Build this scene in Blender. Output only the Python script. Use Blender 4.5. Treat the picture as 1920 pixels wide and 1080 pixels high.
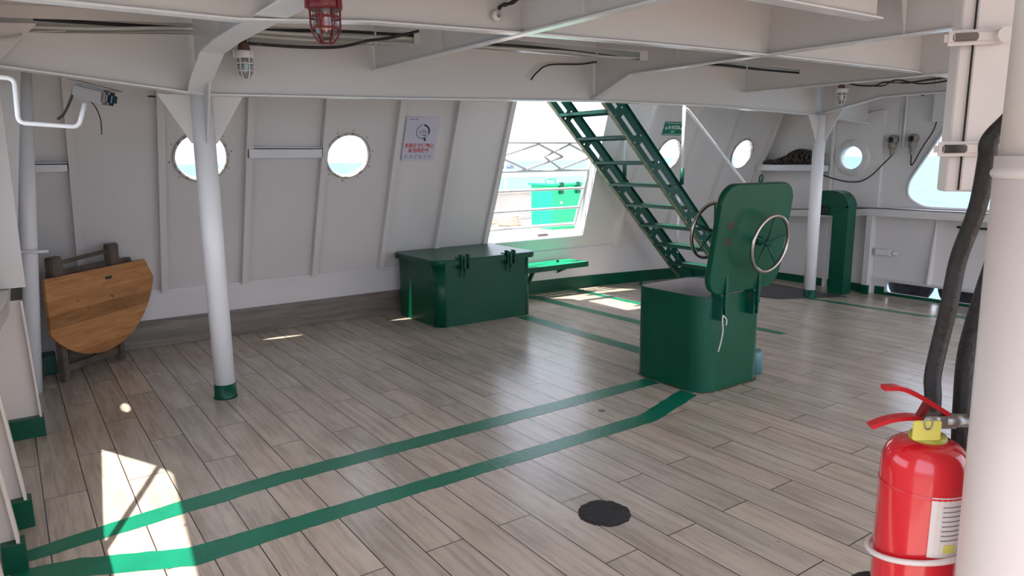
import bpy, bmesh, math, random
from mathutils import Vector, Matrix
random.seed(7)
for o in list(bpy.data.objects): bpy.data.objects.remove(o)
SC = bpy.context.scene
COL = SC.collection
PI = math.pi

# ------------------------------------------------------------ camera
cam_d = bpy.data.cameras.new('camera'); cam = bpy.data.objects.new('camera', cam_d); COL.objects.link(cam)
pitch, roll, yaw = math.radians(10.2845), math.radians(-0.5027), math.radians(-54.692)
_c, _s = math.cos(yaw), math.sin(yaw)
R_ = Vector((_c, -_s, 0)); H_ = Vector((_s, _c, 0)); Z_ = Vector((0, 0, 1))
U_ = H_*math.sin(pitch) + Z_*math.cos(pitch)
Fw = H_*math.cos(pitch) - Z_*math.sin(pitch)
right = R_*math.cos(roll) + U_*math.sin(roll)
up = U_*math.cos(roll) - R_*math.sin(roll)
M = Matrix((right, up, -Fw)).transposed().to_4x4(); M.translation = Vector((0, 0, 1.6))
cam.matrix_world = M
cam_d.sensor_width = 36.0; cam_d.lens = 1335.4/1920*36; cam_d.clip_start = 0.05; cam_d.clip_end = 6000
SC.camera = cam

# ------------------------------------------------------------ light and exposure
SUN_DIR = Vector((-0.035, 0.36, -1.0)).normalized()
W = bpy.data.worlds.new('world'); SC.world = W; W.use_nodes = True
wn = W.node_tree.nodes; wl = W.node_tree.links; wn.clear()
wo = wn.new('ShaderNodeOutputWorld'); wb = wn.new('ShaderNodeBackground'); sky = wn.new('ShaderNodeTexSky')
sky.sky_type = 'NISHITA'; sky.sun_disc = False; sky.sun_elevation = math.radians(70); sky.sun_rotation = math.radians(185)
sky.air_density = 1.0; sky.dust_density = 3.0; sky.ozone_density = 1.0
mixw = wn.new('ShaderNodeMixRGB'); mixw.inputs[0].default_value = 0.62; mixw.inputs[2].default_value = (7.6, 8.0, 9.3, 1)
wl.new(sky.outputs[0], mixw.inputs[1]); wl.new(mixw.outputs[0], wb.inputs[0]); wl.new(wb.outputs[0], wo.inputs[0])
wb.inputs[1].default_value = 0.20
sun_d = bpy.data.lights.new('sun', 'SUN'); sun_d.energy = 6.0; sun_d.angle = math.radians(0.6); sun_d.color = (1.0, 0.93, 0.84)
sun = bpy.data.objects.new('sun', sun_d); COL.objects.link(sun)
sun.rotation_euler = (-SUN_DIR).to_track_quat('Z', 'Y').to_euler(); sun.location = (0, -8, 20)
SC.view_settings.view_transform = 'Standard'; SC.view_settings.look = 'None'
SC.view_settings.gamma = 1.0; SC.view_settings.use_curve_mapping = False
SC.view_settings.exposure = 1.1

# ------------------------------------------------------------ materials
def new_mat(name):
    m = bpy.data.materials.new(name); m.use_nodes = True
    nt = m.node_tree; b = nt.nodes['Principled BSDF']
    return m, nt, b
def paint(name, c, rough=0.45, var=0.06, scale=2.5, bump=0.0, bscale=30, metal=0.0, dirt=None, dscale=6, damt=0.5, thr=0.62, coat=0.0):
    m, nt, b = new_mat(name); N = nt.nodes; L = nt.links
    tc = N.new('ShaderNodeTexCoord'); nz = N.new('ShaderNodeTexNoise'); nz.inputs['Scale'].default_value = scale
    nz.inputs['Detail'].default_value = 6; L.new(tc.outputs['Object'], nz.inputs['Vector'])
    cr = N.new('ShaderNodeValToRGB'); cr.color_ramp.elements[0].position = 0.3; cr.color_ramp.elements[1].position = 0.7
    lo = [max(0, x*(1-var)) for x in c]; hi = [min(1, x*(1+var)) for x in c]
    cr.color_ramp.elements[0].color = (*lo, 1); cr.color_ramp.elements[1].color = (*hi, 1)
    L.new(nz.outputs['Fac'], cr.inputs['Fac']); out = cr.outputs['Color']
    if dirt:
        n2 = N.new('ShaderNodeTexNoise'); n2.inputs['Scale'].default_value = dscale; n2.inputs['Detail'].default_value = 8; n2.inputs['Roughness'].default_value = 0.7
        L.new(tc.outputs['Object'], n2.inputs['Vector'])
        r2 = N.new('ShaderNodeValToRGB'); r2.color_ramp.elements[0].position = thr; r2.color_ramp.elements[1].position = thr+0.12
        r2.color_ramp.elements[0].color = (0, 0, 0, 1); r2.color_ramp.elements[1].color = (damt, damt, damt, 1)
        L.new(n2.outputs['Fac'], r2.inputs['Fac'])
        mx = N.new('ShaderNodeMixRGB'); mx.inputs[2].default_value = (*dirt, 1); L.new(r2.outputs['Color'], mx.inputs[0]); L.new(out, mx.inputs[1]); out = mx.outputs[0]
    L.new(out, b.inputs['Base Color']); b.inputs['Roughness'].default_value = rough; b.inputs['Metallic'].default_value = metal
    if name.startswith('dark_green'): b.inputs['Specular IOR Level'].default_value = 0.3
    if coat: b.inputs['Coat Weight'].default_value = coat; b.inputs['Coat Roughness'].default_value = 0.08
    if bump:
        n3 = N.new('ShaderNodeTexNoise'); n3.inputs['Scale'].default_value = bscale; n3.inputs['Detail'].default_value = 4; L.new(tc.outputs['Object'], n3.inputs['Vector'])
        bp = N.new('ShaderNodeBump'); bp.inputs['Strength'].default_value = bump; bp.inputs['Distance'].default_value = 0.02
        L.new(n3.outputs['Fac'], bp.inputs['Height']); L.new(bp.outputs['Normal'], b.inputs['Normal'])
    return m
WHITE = paint('white_steel_paint', (0.74, 0.71, 0.695), 0.35, 0.04, 1.6, 0.25, 2.2, dirt=(0.42, 0.33, 0.24), dscale=3.0, damt=0.28, thr=0.66)
BEAMW = paint('white_beam_paint', (0.65, 0.615, 0.59), 0.28, 0.03, 1.2, 0.15, 3.0)
FLANGEW = paint('flange_highlight_white', (0.80, 0.78, 0.77), 0.22, 0.03, 2)  # beam white made lighter, so flange highlights are in the colour
POSTW = paint('white_post_paint', (0.88, 0.88, 0.90), 0.35, 0.03, 3, 0.1, 20, dirt=(0.5, 0.45, 0.4), dscale=14, damt=0.3, thr=0.7)
WARMW = paint('cream_white_paint', (0.72, 0.64, 0.59), 0.38, 0.03, 2, 0.1, 8, dirt=(0.45, 0.28, 0.15), dscale=7, damt=0.35, thr=0.72)
OUTW = paint('outdoor_white_paint', (0.75, 0.75, 0.76), 0.4, 0.03)
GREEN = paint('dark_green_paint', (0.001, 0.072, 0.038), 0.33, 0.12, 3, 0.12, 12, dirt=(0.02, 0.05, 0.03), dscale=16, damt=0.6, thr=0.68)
GREEND = paint('dark_green_stair_paint', (0.003, 0.07, 0.045), 0.35, 0.15, 6, 0.2, 30, dirt=(0.09, 0.12, 0.06), dscale=9, damt=0.5, thr=0.6)
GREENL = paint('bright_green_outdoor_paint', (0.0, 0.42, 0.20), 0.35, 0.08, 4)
STAIRRUST = paint('worn_stair_edge', (0.10, 0.14, 0.08), 0.5, 0.3, 12, 0.3, 40, dirt=(0.25, 0.25, 0.17), dscale=14, damt=0.8, thr=0.5)
CHROME = paint('worn_steel_pipe', (0.42, 0.38, 0.36), 0.22, 0.1, 10, metal=1.0, dirt=(0.12, 0.07, 0.05), dscale=30, damt=0.7, thr=0.6)
STEEL = paint('dull_steel', (0.35, 0.34, 0.33), 0.4, 0.15, 10, metal=0.9)
BLACK = paint('black_rubber', (0.016, 0.015, 0.016), 0.55, 0.3, 20, 0.1, 60)
HOSE = paint('dirty_black_hose', (0.018, 0.014, 0.012), 0.55, 0.3, 10, 0.3, 60, dirt=(0.22, 0.19, 0.17), dscale=26, damt=0.6, thr=0.62)
ROPEB = paint('brown_hose_wrap', (0.035, 0.024, 0.018), 0.8, 0.5, 25, 0.6, 60, dirt=(0.40, 0.30, 0.27), dscale=12, damt=0.8, thr=0.56)
DARK = paint('dark_cable', (0.02, 0.018, 0.017), 0.5, 0.3, 10, dirt=(0.5, 0.47, 0.43), dscale=9, damt=0.9, thr=0.6)
CABLEW = paint('painted_cable', (0.66, 0.64, 0.60), 0.5, 0.06, 10, dirt=(0.04, 0.03, 0.03), dscale=22, damt=1.0, thr=0.64)
RUSTY = paint('rusty_mount', (0.12, 0.055, 0.045), 0.7, 0.5, 25, 0.4, 60, dirt=(0.6, 0.58, 0.55), dscale=30, damt=0.8, thr=0.58)
OLDSOCK = paint('weathered_bronze_socket', (0.30, 0.27, 0.23), 0.6, 0.3, 30, 0.4, 60, dirt=(0.07, 0.05, 0.04), dscale=35, damt=0.8, thr=0.55)
REDP = paint('red_extinguisher_paint', (0.62, 0.012, 0.022), 0.16, 0.03, 4, coat=0.6)
REDD = paint('dark_red_lamp_paint', (0.16, 0.008, 0.012), 0.35, 0.2, 15)
REDH = paint('red_lever_paint', (0.50, 0.012, 0.02), 0.3, 0.08, 8)
YELLOW = paint('yellow_plastic', (0.72, 0.66, 0.14), 0.4, 0.06, 8)
YELLOWG = paint('olive_plastic_ring', (0.42, 0.42, 0.06), 0.35, 0.06, 8)
PAPER = paint('white_paper', (0.62, 0.60, 0.70), 0.6, 0.03)
LABELP = paint('label_paper', (0.74, 0.68, 0.64), 0.5, 0.03)
NAVY = paint('navy_ink', (0.012, 0.03, 0.06), 0.5, 0.02)
REDI = paint('red_ink', (0.55, 0.06, 0.05), 0.5, 0.02)
GREYI = paint('grey_ink', (0.16, 0.15, 0.20), 0.5, 0.02)
SIGNG = paint('sign_green', (0.0, 0.17, 0.10), 0.4, 0.03)
SIGNW = paint('sign_white', (0.75, 0.85, 0.80), 0.4, 0.02)
TAR = paint('black_tar', (0.018, 0.016, 0.016), 0.65, 0.4, 40, 0.9, 70, dirt=(0.20, 0.19, 0.19), dscale=60, damt=0.8, thr=0.68)
TAPE = paint('green_floor_paint', (0.004, 0.17, 0.095), 0.30, 0.12, 6, 0.1, 40, dirt=(0.30, 0.34, 0.27), dscale=38, damt=0.9, thr=0.66)
MATD = paint('dark_mat', (0.05, 0.045, 0.05), 0.45, 0.3, 10)
DWOOD = paint('weathered_grey_wood', (0.115, 0.085, 0.068), 0.65, 0.35, 9, 0.5, 40)
CAMG = paint('grey_camera_casing', (0.20, 0.17, 0.155), 0.5, 0.08, 10)
CAMD = paint('camera_lens_cover', (0.01, 0.02, 0.04), 0.1, 0.1)
ROPET = paint('tan_rope', (0.50, 0.40, 0.33), 0.8, 0.25, 40, 0.6, 70)
CORD = paint('white_cord', (0.6, 0.58, 0.55), 0.7, 0.1, 20)
BUNDLE = paint('old_brown_rope', (0.07, 0.055, 0.045), 0.85, 0.6, 30, 0.8, 60)
TYRE = paint('tyre_rubber', (0.012, 0.012, 0.018), 0.7, 0.3, 20)
DECKBOUNCE = paint('bounce_deck_paint', (0.24, 0.20, 0.165), 0.6, 0.1, 3)  # even colour of the unseen decks added for bounce light
DECKOUT = paint('outdoor_beige_deck', (0.50, 0.42, 0.33), 0.6, 0.1, 3)
RUSTSTAIN = paint('rust_stain', (0.45, 0.22, 0.06), 0.7, 0.4, 40)
LENS_R = paint('red_bulb', (0.7, 0.03, 0.03), 0.2, 0.05)

def glass_mat(name, tint, alpha, rough=0.05):
    m, nt, b = new_mat(name); N = nt.nodes; L = nt.links
    out = N['Material Output']; tr = N.new('ShaderNodeBsdfTransparent'); tr.inputs[0].default_value = (*tint, 1)
    gl = N.new('ShaderNodeBsdfGlossy'); gl.inputs['Roughness'].default_value = rough; gl.inputs[0].default_value = (.9, .9, .9, 1)
    mx = N.new('ShaderNodeMixShader'); mx.inputs[0].default_value = alpha
    L.new(tr.outputs[0], mx.inputs[1]); L.new(gl.outputs[0], mx.inputs[2]); L.new(mx.outputs[0], out.inputs[0])
    return m
PANE = glass_mat('porthole_glass', (0.93, 0.96, 0.96), 0.05)
LAMPG = glass_mat('lamp_glass', (0.72, 0.72, 0.70), 0.14, 0.12)

def floor_mat():
    m, nt, b = new_mat('wood_look_tile_planks'); N = nt.nodes; L = nt.links
    tc = N.new('ShaderNodeTexCoord'); mp = N.new('ShaderNodeMapping'); mp.inputs['Location'].default_value = (0.42, 0.0, 0)
    L.new(tc.outputs['Object'], mp.inputs['Vector'])
    br = N.new('ShaderNodeTexBrick'); br.offset = 0.5; br.offset_frequency = 2
    br.inputs['Scale'].default_value = 1.0; br.inputs['Brick Width'].default_value = 1.0; br.inputs['Row Height'].default_value = 0.1808
    br.inputs['Mortar Size'].default_value = 0.0028; br.inputs['Mortar Smooth'].default_value = 0.2; br.inputs['Bias'].default_value = 0.0
    br.inputs['Color1'].default_value = (0.0, 0.0, 0.0, 1); br.inputs['Color2'].default_value = (1, 1, 1, 1); br.inputs['Mortar'].default_value = (0.5, .5, .5, 1)
    L.new(mp.outputs[0], br.inputs['Vector'])
    # per-plank offset of the grain
    sc = N.new('ShaderNodeVectorMath'); sc.operation = 'SCALE'; sc.inputs['Scale'].default_value = 7.0; L.new(br.outputs['Color'], sc.inputs[0])
    ad = N.new('ShaderNodeVectorMath'); ad.operation = 'ADD'; L.new(tc.outputs['Object'], ad.inputs[0]); L.new(sc.outputs[0], ad.inputs[1])
    def noise(scv, detail=6, rough=0.6, dist=0.0):
        mm = N.new('ShaderNodeMapping'); mm.inputs['Scale'].default_value = scv; L.new(ad.outputs[0], mm.inputs['Vector'])
        n = N.new('ShaderNodeTexNoise'); n.inputs['Scale'].default_value = 1.0; n.inputs['Detail'].default_value = detail; n.inputs['Roughness'].default_value = rough
        n.inputs['Distortion'].default_value = dist; L.new(mm.outputs[0], n.inputs['Vector']); return n.outputs['Fac']
    def ramp(src, stops):
        r = N.new('ShaderNodeValToRGB'); e = r.color_ramp.elements
        e[0].position, e[0].color = stops[0][0], (*stops[0][1], 1); e[1].position, e[1].color = stops[-1][0], (*stops[-1][1], 1)
        for p, c in stops[1:-1]:
            q = e.new(p); q.color = (*c, 1)
        L.new(src, r.inputs['Fac']); return r.outputs['Color']
    def mix(a, c, f, mode='MIX', col=None):
        x = N.new('ShaderNodeMixRGB'); x.blend_type = mode
        if hasattr(f, 'default_value') or not isinstance(f, (int, float)): L.new(f, x.inputs[0])
        else: x.inputs[0].default_value = f
        L.new(a, x.inputs[1])
        if col: x.inputs[2].default_value = (*col, 1)
        else: L.new(c, x.inputs[2])
        return x.outputs[0]
    base = ramp(noise((1.6, 5.0, 1), 5, 0.6), [(0.30, (0.42, 0.355, 0.29)), (0.5, (0.52, 0.445, 0.37)), (0.72, (0.59, 0.515, 0.435))])
    tone = ramp(br.outputs['Color'], [(0.0, (0.88, 0.89, 0.90)), (1.0, (1.05, 1.02, 1.0))])
    c1 = mix(base, tone, 1.0, 'MULTIPLY')
    streak = ramp(noise((2.2, 34.0, 1), 7, 0.65, 0.4), [(0.40, (0.62, 0.60, 0.58)), (0.53, (1.0, 1.0, 1.0)), (0.70, (1.10, 1.09, 1.07))])
    c2 = mix(c1, streak, 0.5, 'MULTIPLY')
    dk = ramp(noise((3.5, 30.0, 1), 8, 0.75, 0.6), [(0.60, (0, 0, 0)), (0.74, (0.65, 0.65, 0.65))])
    c3 = mix(c2, None, dk, 'MIX', (0.13, 0.105, 0.085))
    sp = ramp(noise((26, 34, 1), 3, 0.5), [(0.745, (0, 0, 0)), (0.78, (0.8, 0.8, 0.8))])
    c4 = mix(c3, None, sp, 'MIX', (0.07, 0.055, 0.045))
    cm = mix(c4, None, br.outputs['Fac'], 'MIX', (0.045, 0.032, 0.024))
    L.new(cm, b.inputs['Base Color'])
    b.inputs['Roughness'].default_value = 0.235
    b.inputs['Specular IOR Level'].default_value = 0.55
    bp = N.new('ShaderNodeBump'); bp.inputs['Strength'].default_value = 0.35; bp.inputs['Distance'].default_value = 0.003; bp.invert = True
    L.new(br.outputs['Fac'], bp.inputs['Height'])
    bp2 = N.new('ShaderNodeBump'); bp2.inputs['Strength'].default_value = 0.25; bp2.inputs['Distance'].default_value = 0.002
    L.new(noise((4, 12, 1), 6), bp2.inputs['Height']); L.new(bp.outputs[0], bp2.inputs['Normal']); L.new(bp.outputs[0], b.inputs['Normal'])
    return m
FLOOR = floor_mat()

def wood_mat(name, c1, c2, axis_scale, knots=True, rough=0.4, board=0.105):
    m, nt, b = new_mat(name); N = nt.nodes; L = nt.links
    tc = N.new('ShaderNodeTexCoord'); mp = N.new('ShaderNodeMapping'); mp.inputs['Scale'].default_value = axis_scale; L.new(tc.outputs['Object'], mp.inputs['Vector'])
    n = N.new('ShaderNodeTexNoise'); n.inputs['Scale'].default_value = 1; n.inputs['Detail'].default_value = 7; n.inputs['Distortion'].default_value = 0.6; L.new(mp.outputs[0], n.inputs['Vector'])
    r = N.new('ShaderNodeValToRGB'); r.color_ramp.elements[0].position = 0.32; r.color_ramp.elements[1].position = 0.68
    r.color_ramp.elements[0].color = (*c1, 1); r.color_ramp.elements[1].color = (*c2, 1); L.new(n.outputs['Fac'], r.inputs['Fac']); out = r.outputs[0]
    if board:
        sx = N.new('ShaderNodeSeparateXYZ'); L.new(tc.outputs['Object'], sx.inputs[0])
        mt = N.new('ShaderNodeMath'); mt.operation = 'DIVIDE'; mt.inputs[1].default_value = board; L.new(sx.outputs['Z'], mt.inputs[0])
        fl = N.new('ShaderNodeMath'); fl.operation = 'FLOOR'; L.new(mt.outputs[0], fl.inputs[0])
        wn_ = N.new('ShaderNodeTexWhiteNoise'); wn_.noise_dimensions = '1D'; L.new(fl.outputs[0], wn_.inputs['W'])
        r3 = N.new('ShaderNodeValToRGB'); r3.color_ramp.elements[0].color = (0.66, 0.62, 0.55, 1); r3.color_ramp.elements[1].color = (1.1, 1.1, 1.1, 1); L.new(wn_.outputs['Value'], r3.inputs['Fac'])
        mx = N.new('ShaderNodeMixRGB'); mx.blend_type = 'MULTIPLY'; mx.inputs[0].default_value = 1; L.new(out, mx.inputs[1]); L.new(r3.outputs[0], mx.inputs[2]); out = mx.outputs[0]
    if knots:
        v = N.new('ShaderNodeTexNoise'); v.inputs['Scale'].default_value = 15; v.inputs['Detail'].default_value = 3; L.new(tc.outputs['Object'], v.inputs['Vector'])
        r2 = N.new('ShaderNodeValToRGB'); r2.color_ramp.elements[0].position = 0.68; r2.color_ramp.elements[1].position = 0.74
        r2.color_ramp.elements[0].color = (0, 0, 0, 1); r2.color_ramp.elements[1].color = (0.8, 0.8, 0.8, 1); L.new(v.outputs['Fac'], r2.inputs['Fac'])
        mx = N.new('ShaderNodeMixRGB'); mx.inputs[2].default_value = (0.07, 0.03, 0.015, 1); L.new(r2.outputs[0], mx.inputs[0]); L.new(out, mx.inputs[1]); out = mx.outputs[0]
    L.new(out, b.inputs['Base Color']); b.inputs['Roughness'].default_value = rough
    return m
TABLEW = wood_mat('pine_tabletop', (0.44, 0.19, 0.065), (0.64, 0.31, 0.12), (3.5, 3.5, 30))
SKIRTW = wood_mat('dirty_wood_skirting', (0.13, 0.105, 0.09), (0.25, 0.21, 0.18), (3, 1.6, 16), knots=False, board=0)

def sea_mat():
    m, nt, b = new_mat('sea_water'); N = nt.nodes; L = nt.links
    tc = N.new('ShaderNodeTexCoord'); mp = N.new('ShaderNodeMapping'); mp.inputs['Scale'].default_value = (0.9, 0.35, 1); L.new(tc.outputs['Object'], mp.inputs['Vector'])
    n = N.new('ShaderNodeTexNoise'); n.inputs['Scale'].default_value = 0.9; n.inputs['Detail'].default_value = 8; L.new(mp.outputs[0], n.inputs['Vector'])
    r = N.new('ShaderNodeValToRGB'); r.color_ramp.elements[0].color = (0.055, 0.13, 0.20, 1); r.color_ramp.elements[1].color = (0.13, 0.25, 0.33, 1)
    L.new(n.outputs['Fac'], r.inputs['Fac']); L.new(r.outputs[0], b.inputs['Base Color'])
    b.inputs['Roughness'].default_value = 0.6; b.inputs['Specular IOR Level'].default_value = 0.12
    bp = N.new('ShaderNodeBump'); bp.inputs['Strength'].default_value = 0.6; bp.inputs['Distance'].default_value = 0.4; L.new(n.outputs['Fac'], bp.inputs['Height']); L.new(bp.outputs[0], b.inputs['Normal'])
    return m
SEA = sea_mat()

# ------------------------------------------------------------ helpers
def tag(o, label=None, cat=None, group=None, kind=None):
    if label: o['label'] = label
    if cat: o['category'] = cat
    if group: o['group'] = group
    if kind: o['kind'] = kind
    return o
def obj(name, bm, mat, parent=None, label=None, smooth=None):
    bmesh.ops.remove_doubles(bm, verts=bm.verts, dist=1e-6)
    bmesh.ops.recalc_face_normals(bm, faces=bm.faces)
    me = bpy.data.meshes.new(name); bm.to_mesh(me); bm.free()
    me.materials.append(mat)
    o = bpy.data.objects.new(name, me); COL.objects.link(o)
    if parent:
        o.parent = parent
        w = Matrix.Identity(4); q = parent
        while q: w = q.matrix_basis @ q.matrix_parent_inverse if False else w; q = q.parent
        o.matrix_parent_inverse = WORLD(parent).inverted()
    if label: o['label'] = label
    return o
def WORLD(o):
    m = o.matrix_basis.copy()
    if o.parent: m = WORLD(o.parent) @ o.matrix_parent_inverse @ m
    return m
def thing(name, loc, label, cat, group=None):
    e = bpy.data.objects.new(name, None); e.location = loc; e.empty_display_size = 0.1; COL.objects.link(e)
    bpy.context.view_layer.update()
    return tag(e, label, cat, group)
def struct(name, bm, mat, parent=None, label=None):
    o = obj(name, bm, mat, parent, label)
    if not parent: o['kind'] = 'structure'
    return o
B = bmesh.new
def quadbox(bm, P):   # 8 points: bottom 4 then top 4
    v = [bm.verts.new(p) for p in P]
    for f in ((0,3,2,1),(4,5,6,7),(0,1,5,4),(1,2,6,5),(2,3,7,6),(3,0,4,7)): bm.faces.new([v[i] for i in f])
    return v
def box(bm, x0, x1, y0, y1, z0, z1, bev=0):
    t = B() if bev else bm
    quadbox(t, [(x0,y0,z0),(x1,y0,z0),(x1,y1,z0),(x0,y1,z0),(x0,y0,z1),(x1,y0,z1),(x1,y1,z1),(x0,y1,z1)])
    if bev:
        bmesh.ops.bevel(t, geom=t.edges[:], offset=bev, segments=2, affect='EDGES', profile=0.6); merge(bm, t)
    return bm
def merge(bm, t, mat=None):
    if mat is not None: bmesh.ops.transform(t, matrix=mat, verts=t.verts)
    me = bpy.data.meshes.new('tmp'); t.to_mesh(me); t.free(); bm.from_mesh(me); bpy.data.meshes.remove(me)
def frame_of(d):
    d = Vector(d).normalized(); a = Vector((0,0,1)) if abs(d.z) < .9 else Vector((1,0,0))
    u = d.cross(a).normalized(); return u, d.cross(u).normalized()
def bar(bm, p0, p1, w, h, upv=(0,0,1), bev=0):   # rectangular bar from p0 to p1, h measured along upv
    p0, p1 = Vector(p0), Vector(p1); d = (p1-p0).normalized(); upv = Vector(upv)
    s = d.cross(upv).normalized(); u = s.cross(d).normalized()
    t = B() if bev else bm
    P = [p0 - s*w/2 - u*h/2, p0 + s*w/2 - u*h/2, p0 + s*w/2 + u*h/2, p0 - s*w/2 + u*h/2]
    Q = [p + (p1-p0) for p in P]
    quadbox(t, P+Q)
    if bev:
        bmesh.ops.bevel(t, geom=t.edges[:], offset=bev, segments=2, affect='EDGES'); merge(bm, t)
    return bm
def tube(bm, pts, r, seg=12, closed=False, smooth_path=0, rfn=None):
    P = [Vector(p) for p in pts]
    if smooth_path: P = catmull(P, smooth_path, closed)
    n = len(P); rings = []; u = None
    for i, p in enumerate(P):
        if closed: d = (P[(i+1) % n] - P[i-1])
        else: d = (P[min(i+1, n-1)] - P[max(i-1, 0)])
        d.normalize()
        if u is None: u, _v = frame_of(d)
        u = (u - d*u.dot(d)).normalized(); v = d.cross(u)
        rr = r if rfn is None else rfn(i/max(1, n-1))*r
        rings.append([bm.verts.new(p + u*math.cos(2*PI*k/seg)*rr + v*math.sin(2*PI*k/seg)*rr) for k in range(seg)])
    m = n if closed else n-1
    for i in range(m):
        a, b_ = rings[i], rings[(i+1) % n]
        off = 0
        if closed and i == n-1:
            off = min(range(seg), key=lambda o_: (a[0].co - b_[o_].co).length)
        for k in range(seg):
            f = bm.faces.new([a[k], a[(k+1) % seg], b_[(k+1+off) % seg], b_[(k+off) % seg]]); f.smooth = True
    if not closed:
        bm.faces.new(rings[0][::-1]); bm.faces.new(rings[-1])
    return bm
def catmull(P, n, closed=False):
    out = []; m = len(P)
    rng = range(m) if closed else range(m-1)
    for i in rng:
        g = lambda j: P[j % m] if closed else P[max(0, min(m-1, j))]
        a, b_, c, d = g(i-1), g(i), g(i+1), g(i+2)
        for k in range(n):
            t = k/n
            out.append(0.5*((2*b_) + (-a+c)*t + (2*a-5*b_+4*c-d)*t*t + (-a+3*b_-3*c+d)*t**3))
    if not closed: out.append(P[-1].copy())
    return out
def round_path(pts, r, n=5, closed=False):
    P = [Vector(p) for p in pts]; out = []; m = len(P)
    for i, p in enumerate(P):
        if not closed and i in (0, m-1): out.append(p); continue
        a = (P[i-1]-p); b_ = (P[(i+1) % m]-p); rr = min(r, a.length*.45, b_.length*.45)
        a = p + a.normalized()*rr; b_ = p + b_.normalized()*rr
        for k in range(n+1):
            t = k/n; out.append((1-t)**2*a + 2*t*(1-t)*p + t*t*b_)
    return out
def lathe(bm, prof, origin=(0,0,0), axis=(0,0,1), seg=32, cap=True):
    o = Vector(origin); d = Vector(axis).normalized(); u, v = frame_of(d)
    rings = []
    for (r, h) in prof:
        rings.append([bm.verts.new(o + d*h + u*math.cos(2*PI*k/seg)*r + v*math.sin(2*PI*k/seg)*r) for k in range(seg)])
    for a, b_ in zip(rings[:-1], rings[1:]):
        for k in range(seg):
            f = bm.faces.new([a[k], a[(k+1) % seg], b_[(k+1) % seg], b_[k]]); f.smooth = True
    if cap:
        if prof[0][0] > 1e-5: bm.faces.new(rings[0][::-1])
        if prof[-1][0] > 1e-5: bm.faces.new(rings[-1])
    return bm
def cyl(bm, p0, p1, r, seg=20):
    p0, p1 = Vector(p0), Vector(p1)
    return lathe(bm, [(r, 0), (r, (p1-p0).length)], p0, p1-p0, seg)
def plate(bm, outer, holes, o, u, v, th):
    """flat plate: 2D outline with holes, lifted to o + u*a + v*b and given thickness th along u x v"""
    o, u, v = Vector(o), Vector(u), Vector(v); n = u.cross(v).normalized()
    t = B(); loops = []
    for lp in [outer]+list(holes):
        vs = [t.verts.new(o + u*a + v*b_) for a, b_ in lp]; loops.append(vs)
        for i in range(len(vs)): t.edges.new((vs[i], vs[(i+1) % len(vs)]))
    bmesh.ops.triangle_fill(t, use_beauty=True, use_dissolve=False, edges=t.edges[:])
    front = [f for f in t.faces]
    ret = bmesh.ops.duplicate(t, geom=front)
    back = {}
    vm = ret['vert_map']
    for a in list(vm.keys()):
        pass
    for lp in loops:
        m = [vm[x] for x in lp]
        for i in range(len(lp)):
            j = (i+1) % len(lp)
            t.faces.new([lp[i], lp[j], m[j], m[i]])
    moved = set()
    for lp in loops:
        for x in lp:
            y = vm[x]
            if y not in moved: y.co += n*th; moved.add(y)
    merge(bm, t)
    return bm
def circ(cx, cy, r, n=32, ry=None): return [(cx+math.cos(2*PI*k/n)*r, cy+math.sin(2*PI*k/n)*(ry or r)) for k in range(n)]
def rrect(x0, x1, y0, y1, r, n=6):
    out = []
    for cx, cy, a0 in ((x1-r, y1-r, 0), (x0+r, y1-r, 90), (x0+r, y0+r, 180), (x1-r, y0+r, 270)):
        for k in range(n+1):
            a = math.radians(a0+90*k/n); out.append((cx+r*math.cos(a), cy+r*math.sin(a)))
    return out
def roundpoly(P, r, n=5):
    return [(q.x, q.y) for q in round_path([(a, b_, 0) for a, b_ in P], r, n, True)]
def text(s, size, o, u, v, mat, parent, name, depth=0.0006, align='CENTER', bold=0.0):
    cu = bpy.data.curves.new(name, 'FONT'); cu.body = s; cu.size = size; cu.align_x = align; cu.align_y = 'CENTER'; cu.extrude = depth; cu.offset = bold
    t = bpy.data.objects.new(name, cu); COL.objects.link(t)
    u, v = Vector(u).normalized(), Vector(v).normalized(); n = u.cross(v)
    mw = Matrix((u, v, n)).transposed().to_4x4(); mw.translation = Vector(o)
    bpy.context.view_layer.update()
    dg = bpy.context.evaluated_depsgraph_get()
    me = bpy.data.meshes.new_from_object(t.evaluated_get(dg)); me.transform(mw); me.materials.clear(); me.materials.append(mat)
    bpy.data.objects.remove(t)
    ob = bpy.data.objects.new(name, me); COL.objects.link(ob); ob.parent = parent; ob.matrix_parent_inverse = WORLD(parent).inverted()
    return ob
def copy_tree(o, parent=None):
    c = o.copy(); COL.objects.link(c)
    if parent: c.parent = parent
    for ch in list(o.children): copy_tree(ch, c)
    return c

def fz(y): return -0.15*(max(0.0, y-3.5)/5.5)**2
def cz(y): return 2.64 - 0.2*((y-5)/5)**2

# the raked front wall: base of the rake at X=-6.8, z=0.5, leaning 0.39 m aft per metre of height
K = 0.39; KN = math.sqrt(1+K*K)
def wx(z): return -6.8 + K*(max(z, 0.5)-0.5)
def FW(y, z, off=0.0):   # point on the raked wall, off metres inboard
    return Vector((wx(z), y, z)) + Vector((1, 0, -K)).normalized()*off
RU = Vector((0, 1, 0)); RV = Vector((K, 0, 1)).normalized(); RN = RU.cross(RV)   # wall frame, RN inboard
RO = Vector((-6.8, 0, 0.5))
def rs(z): return (z-0.5)*KN

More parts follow.
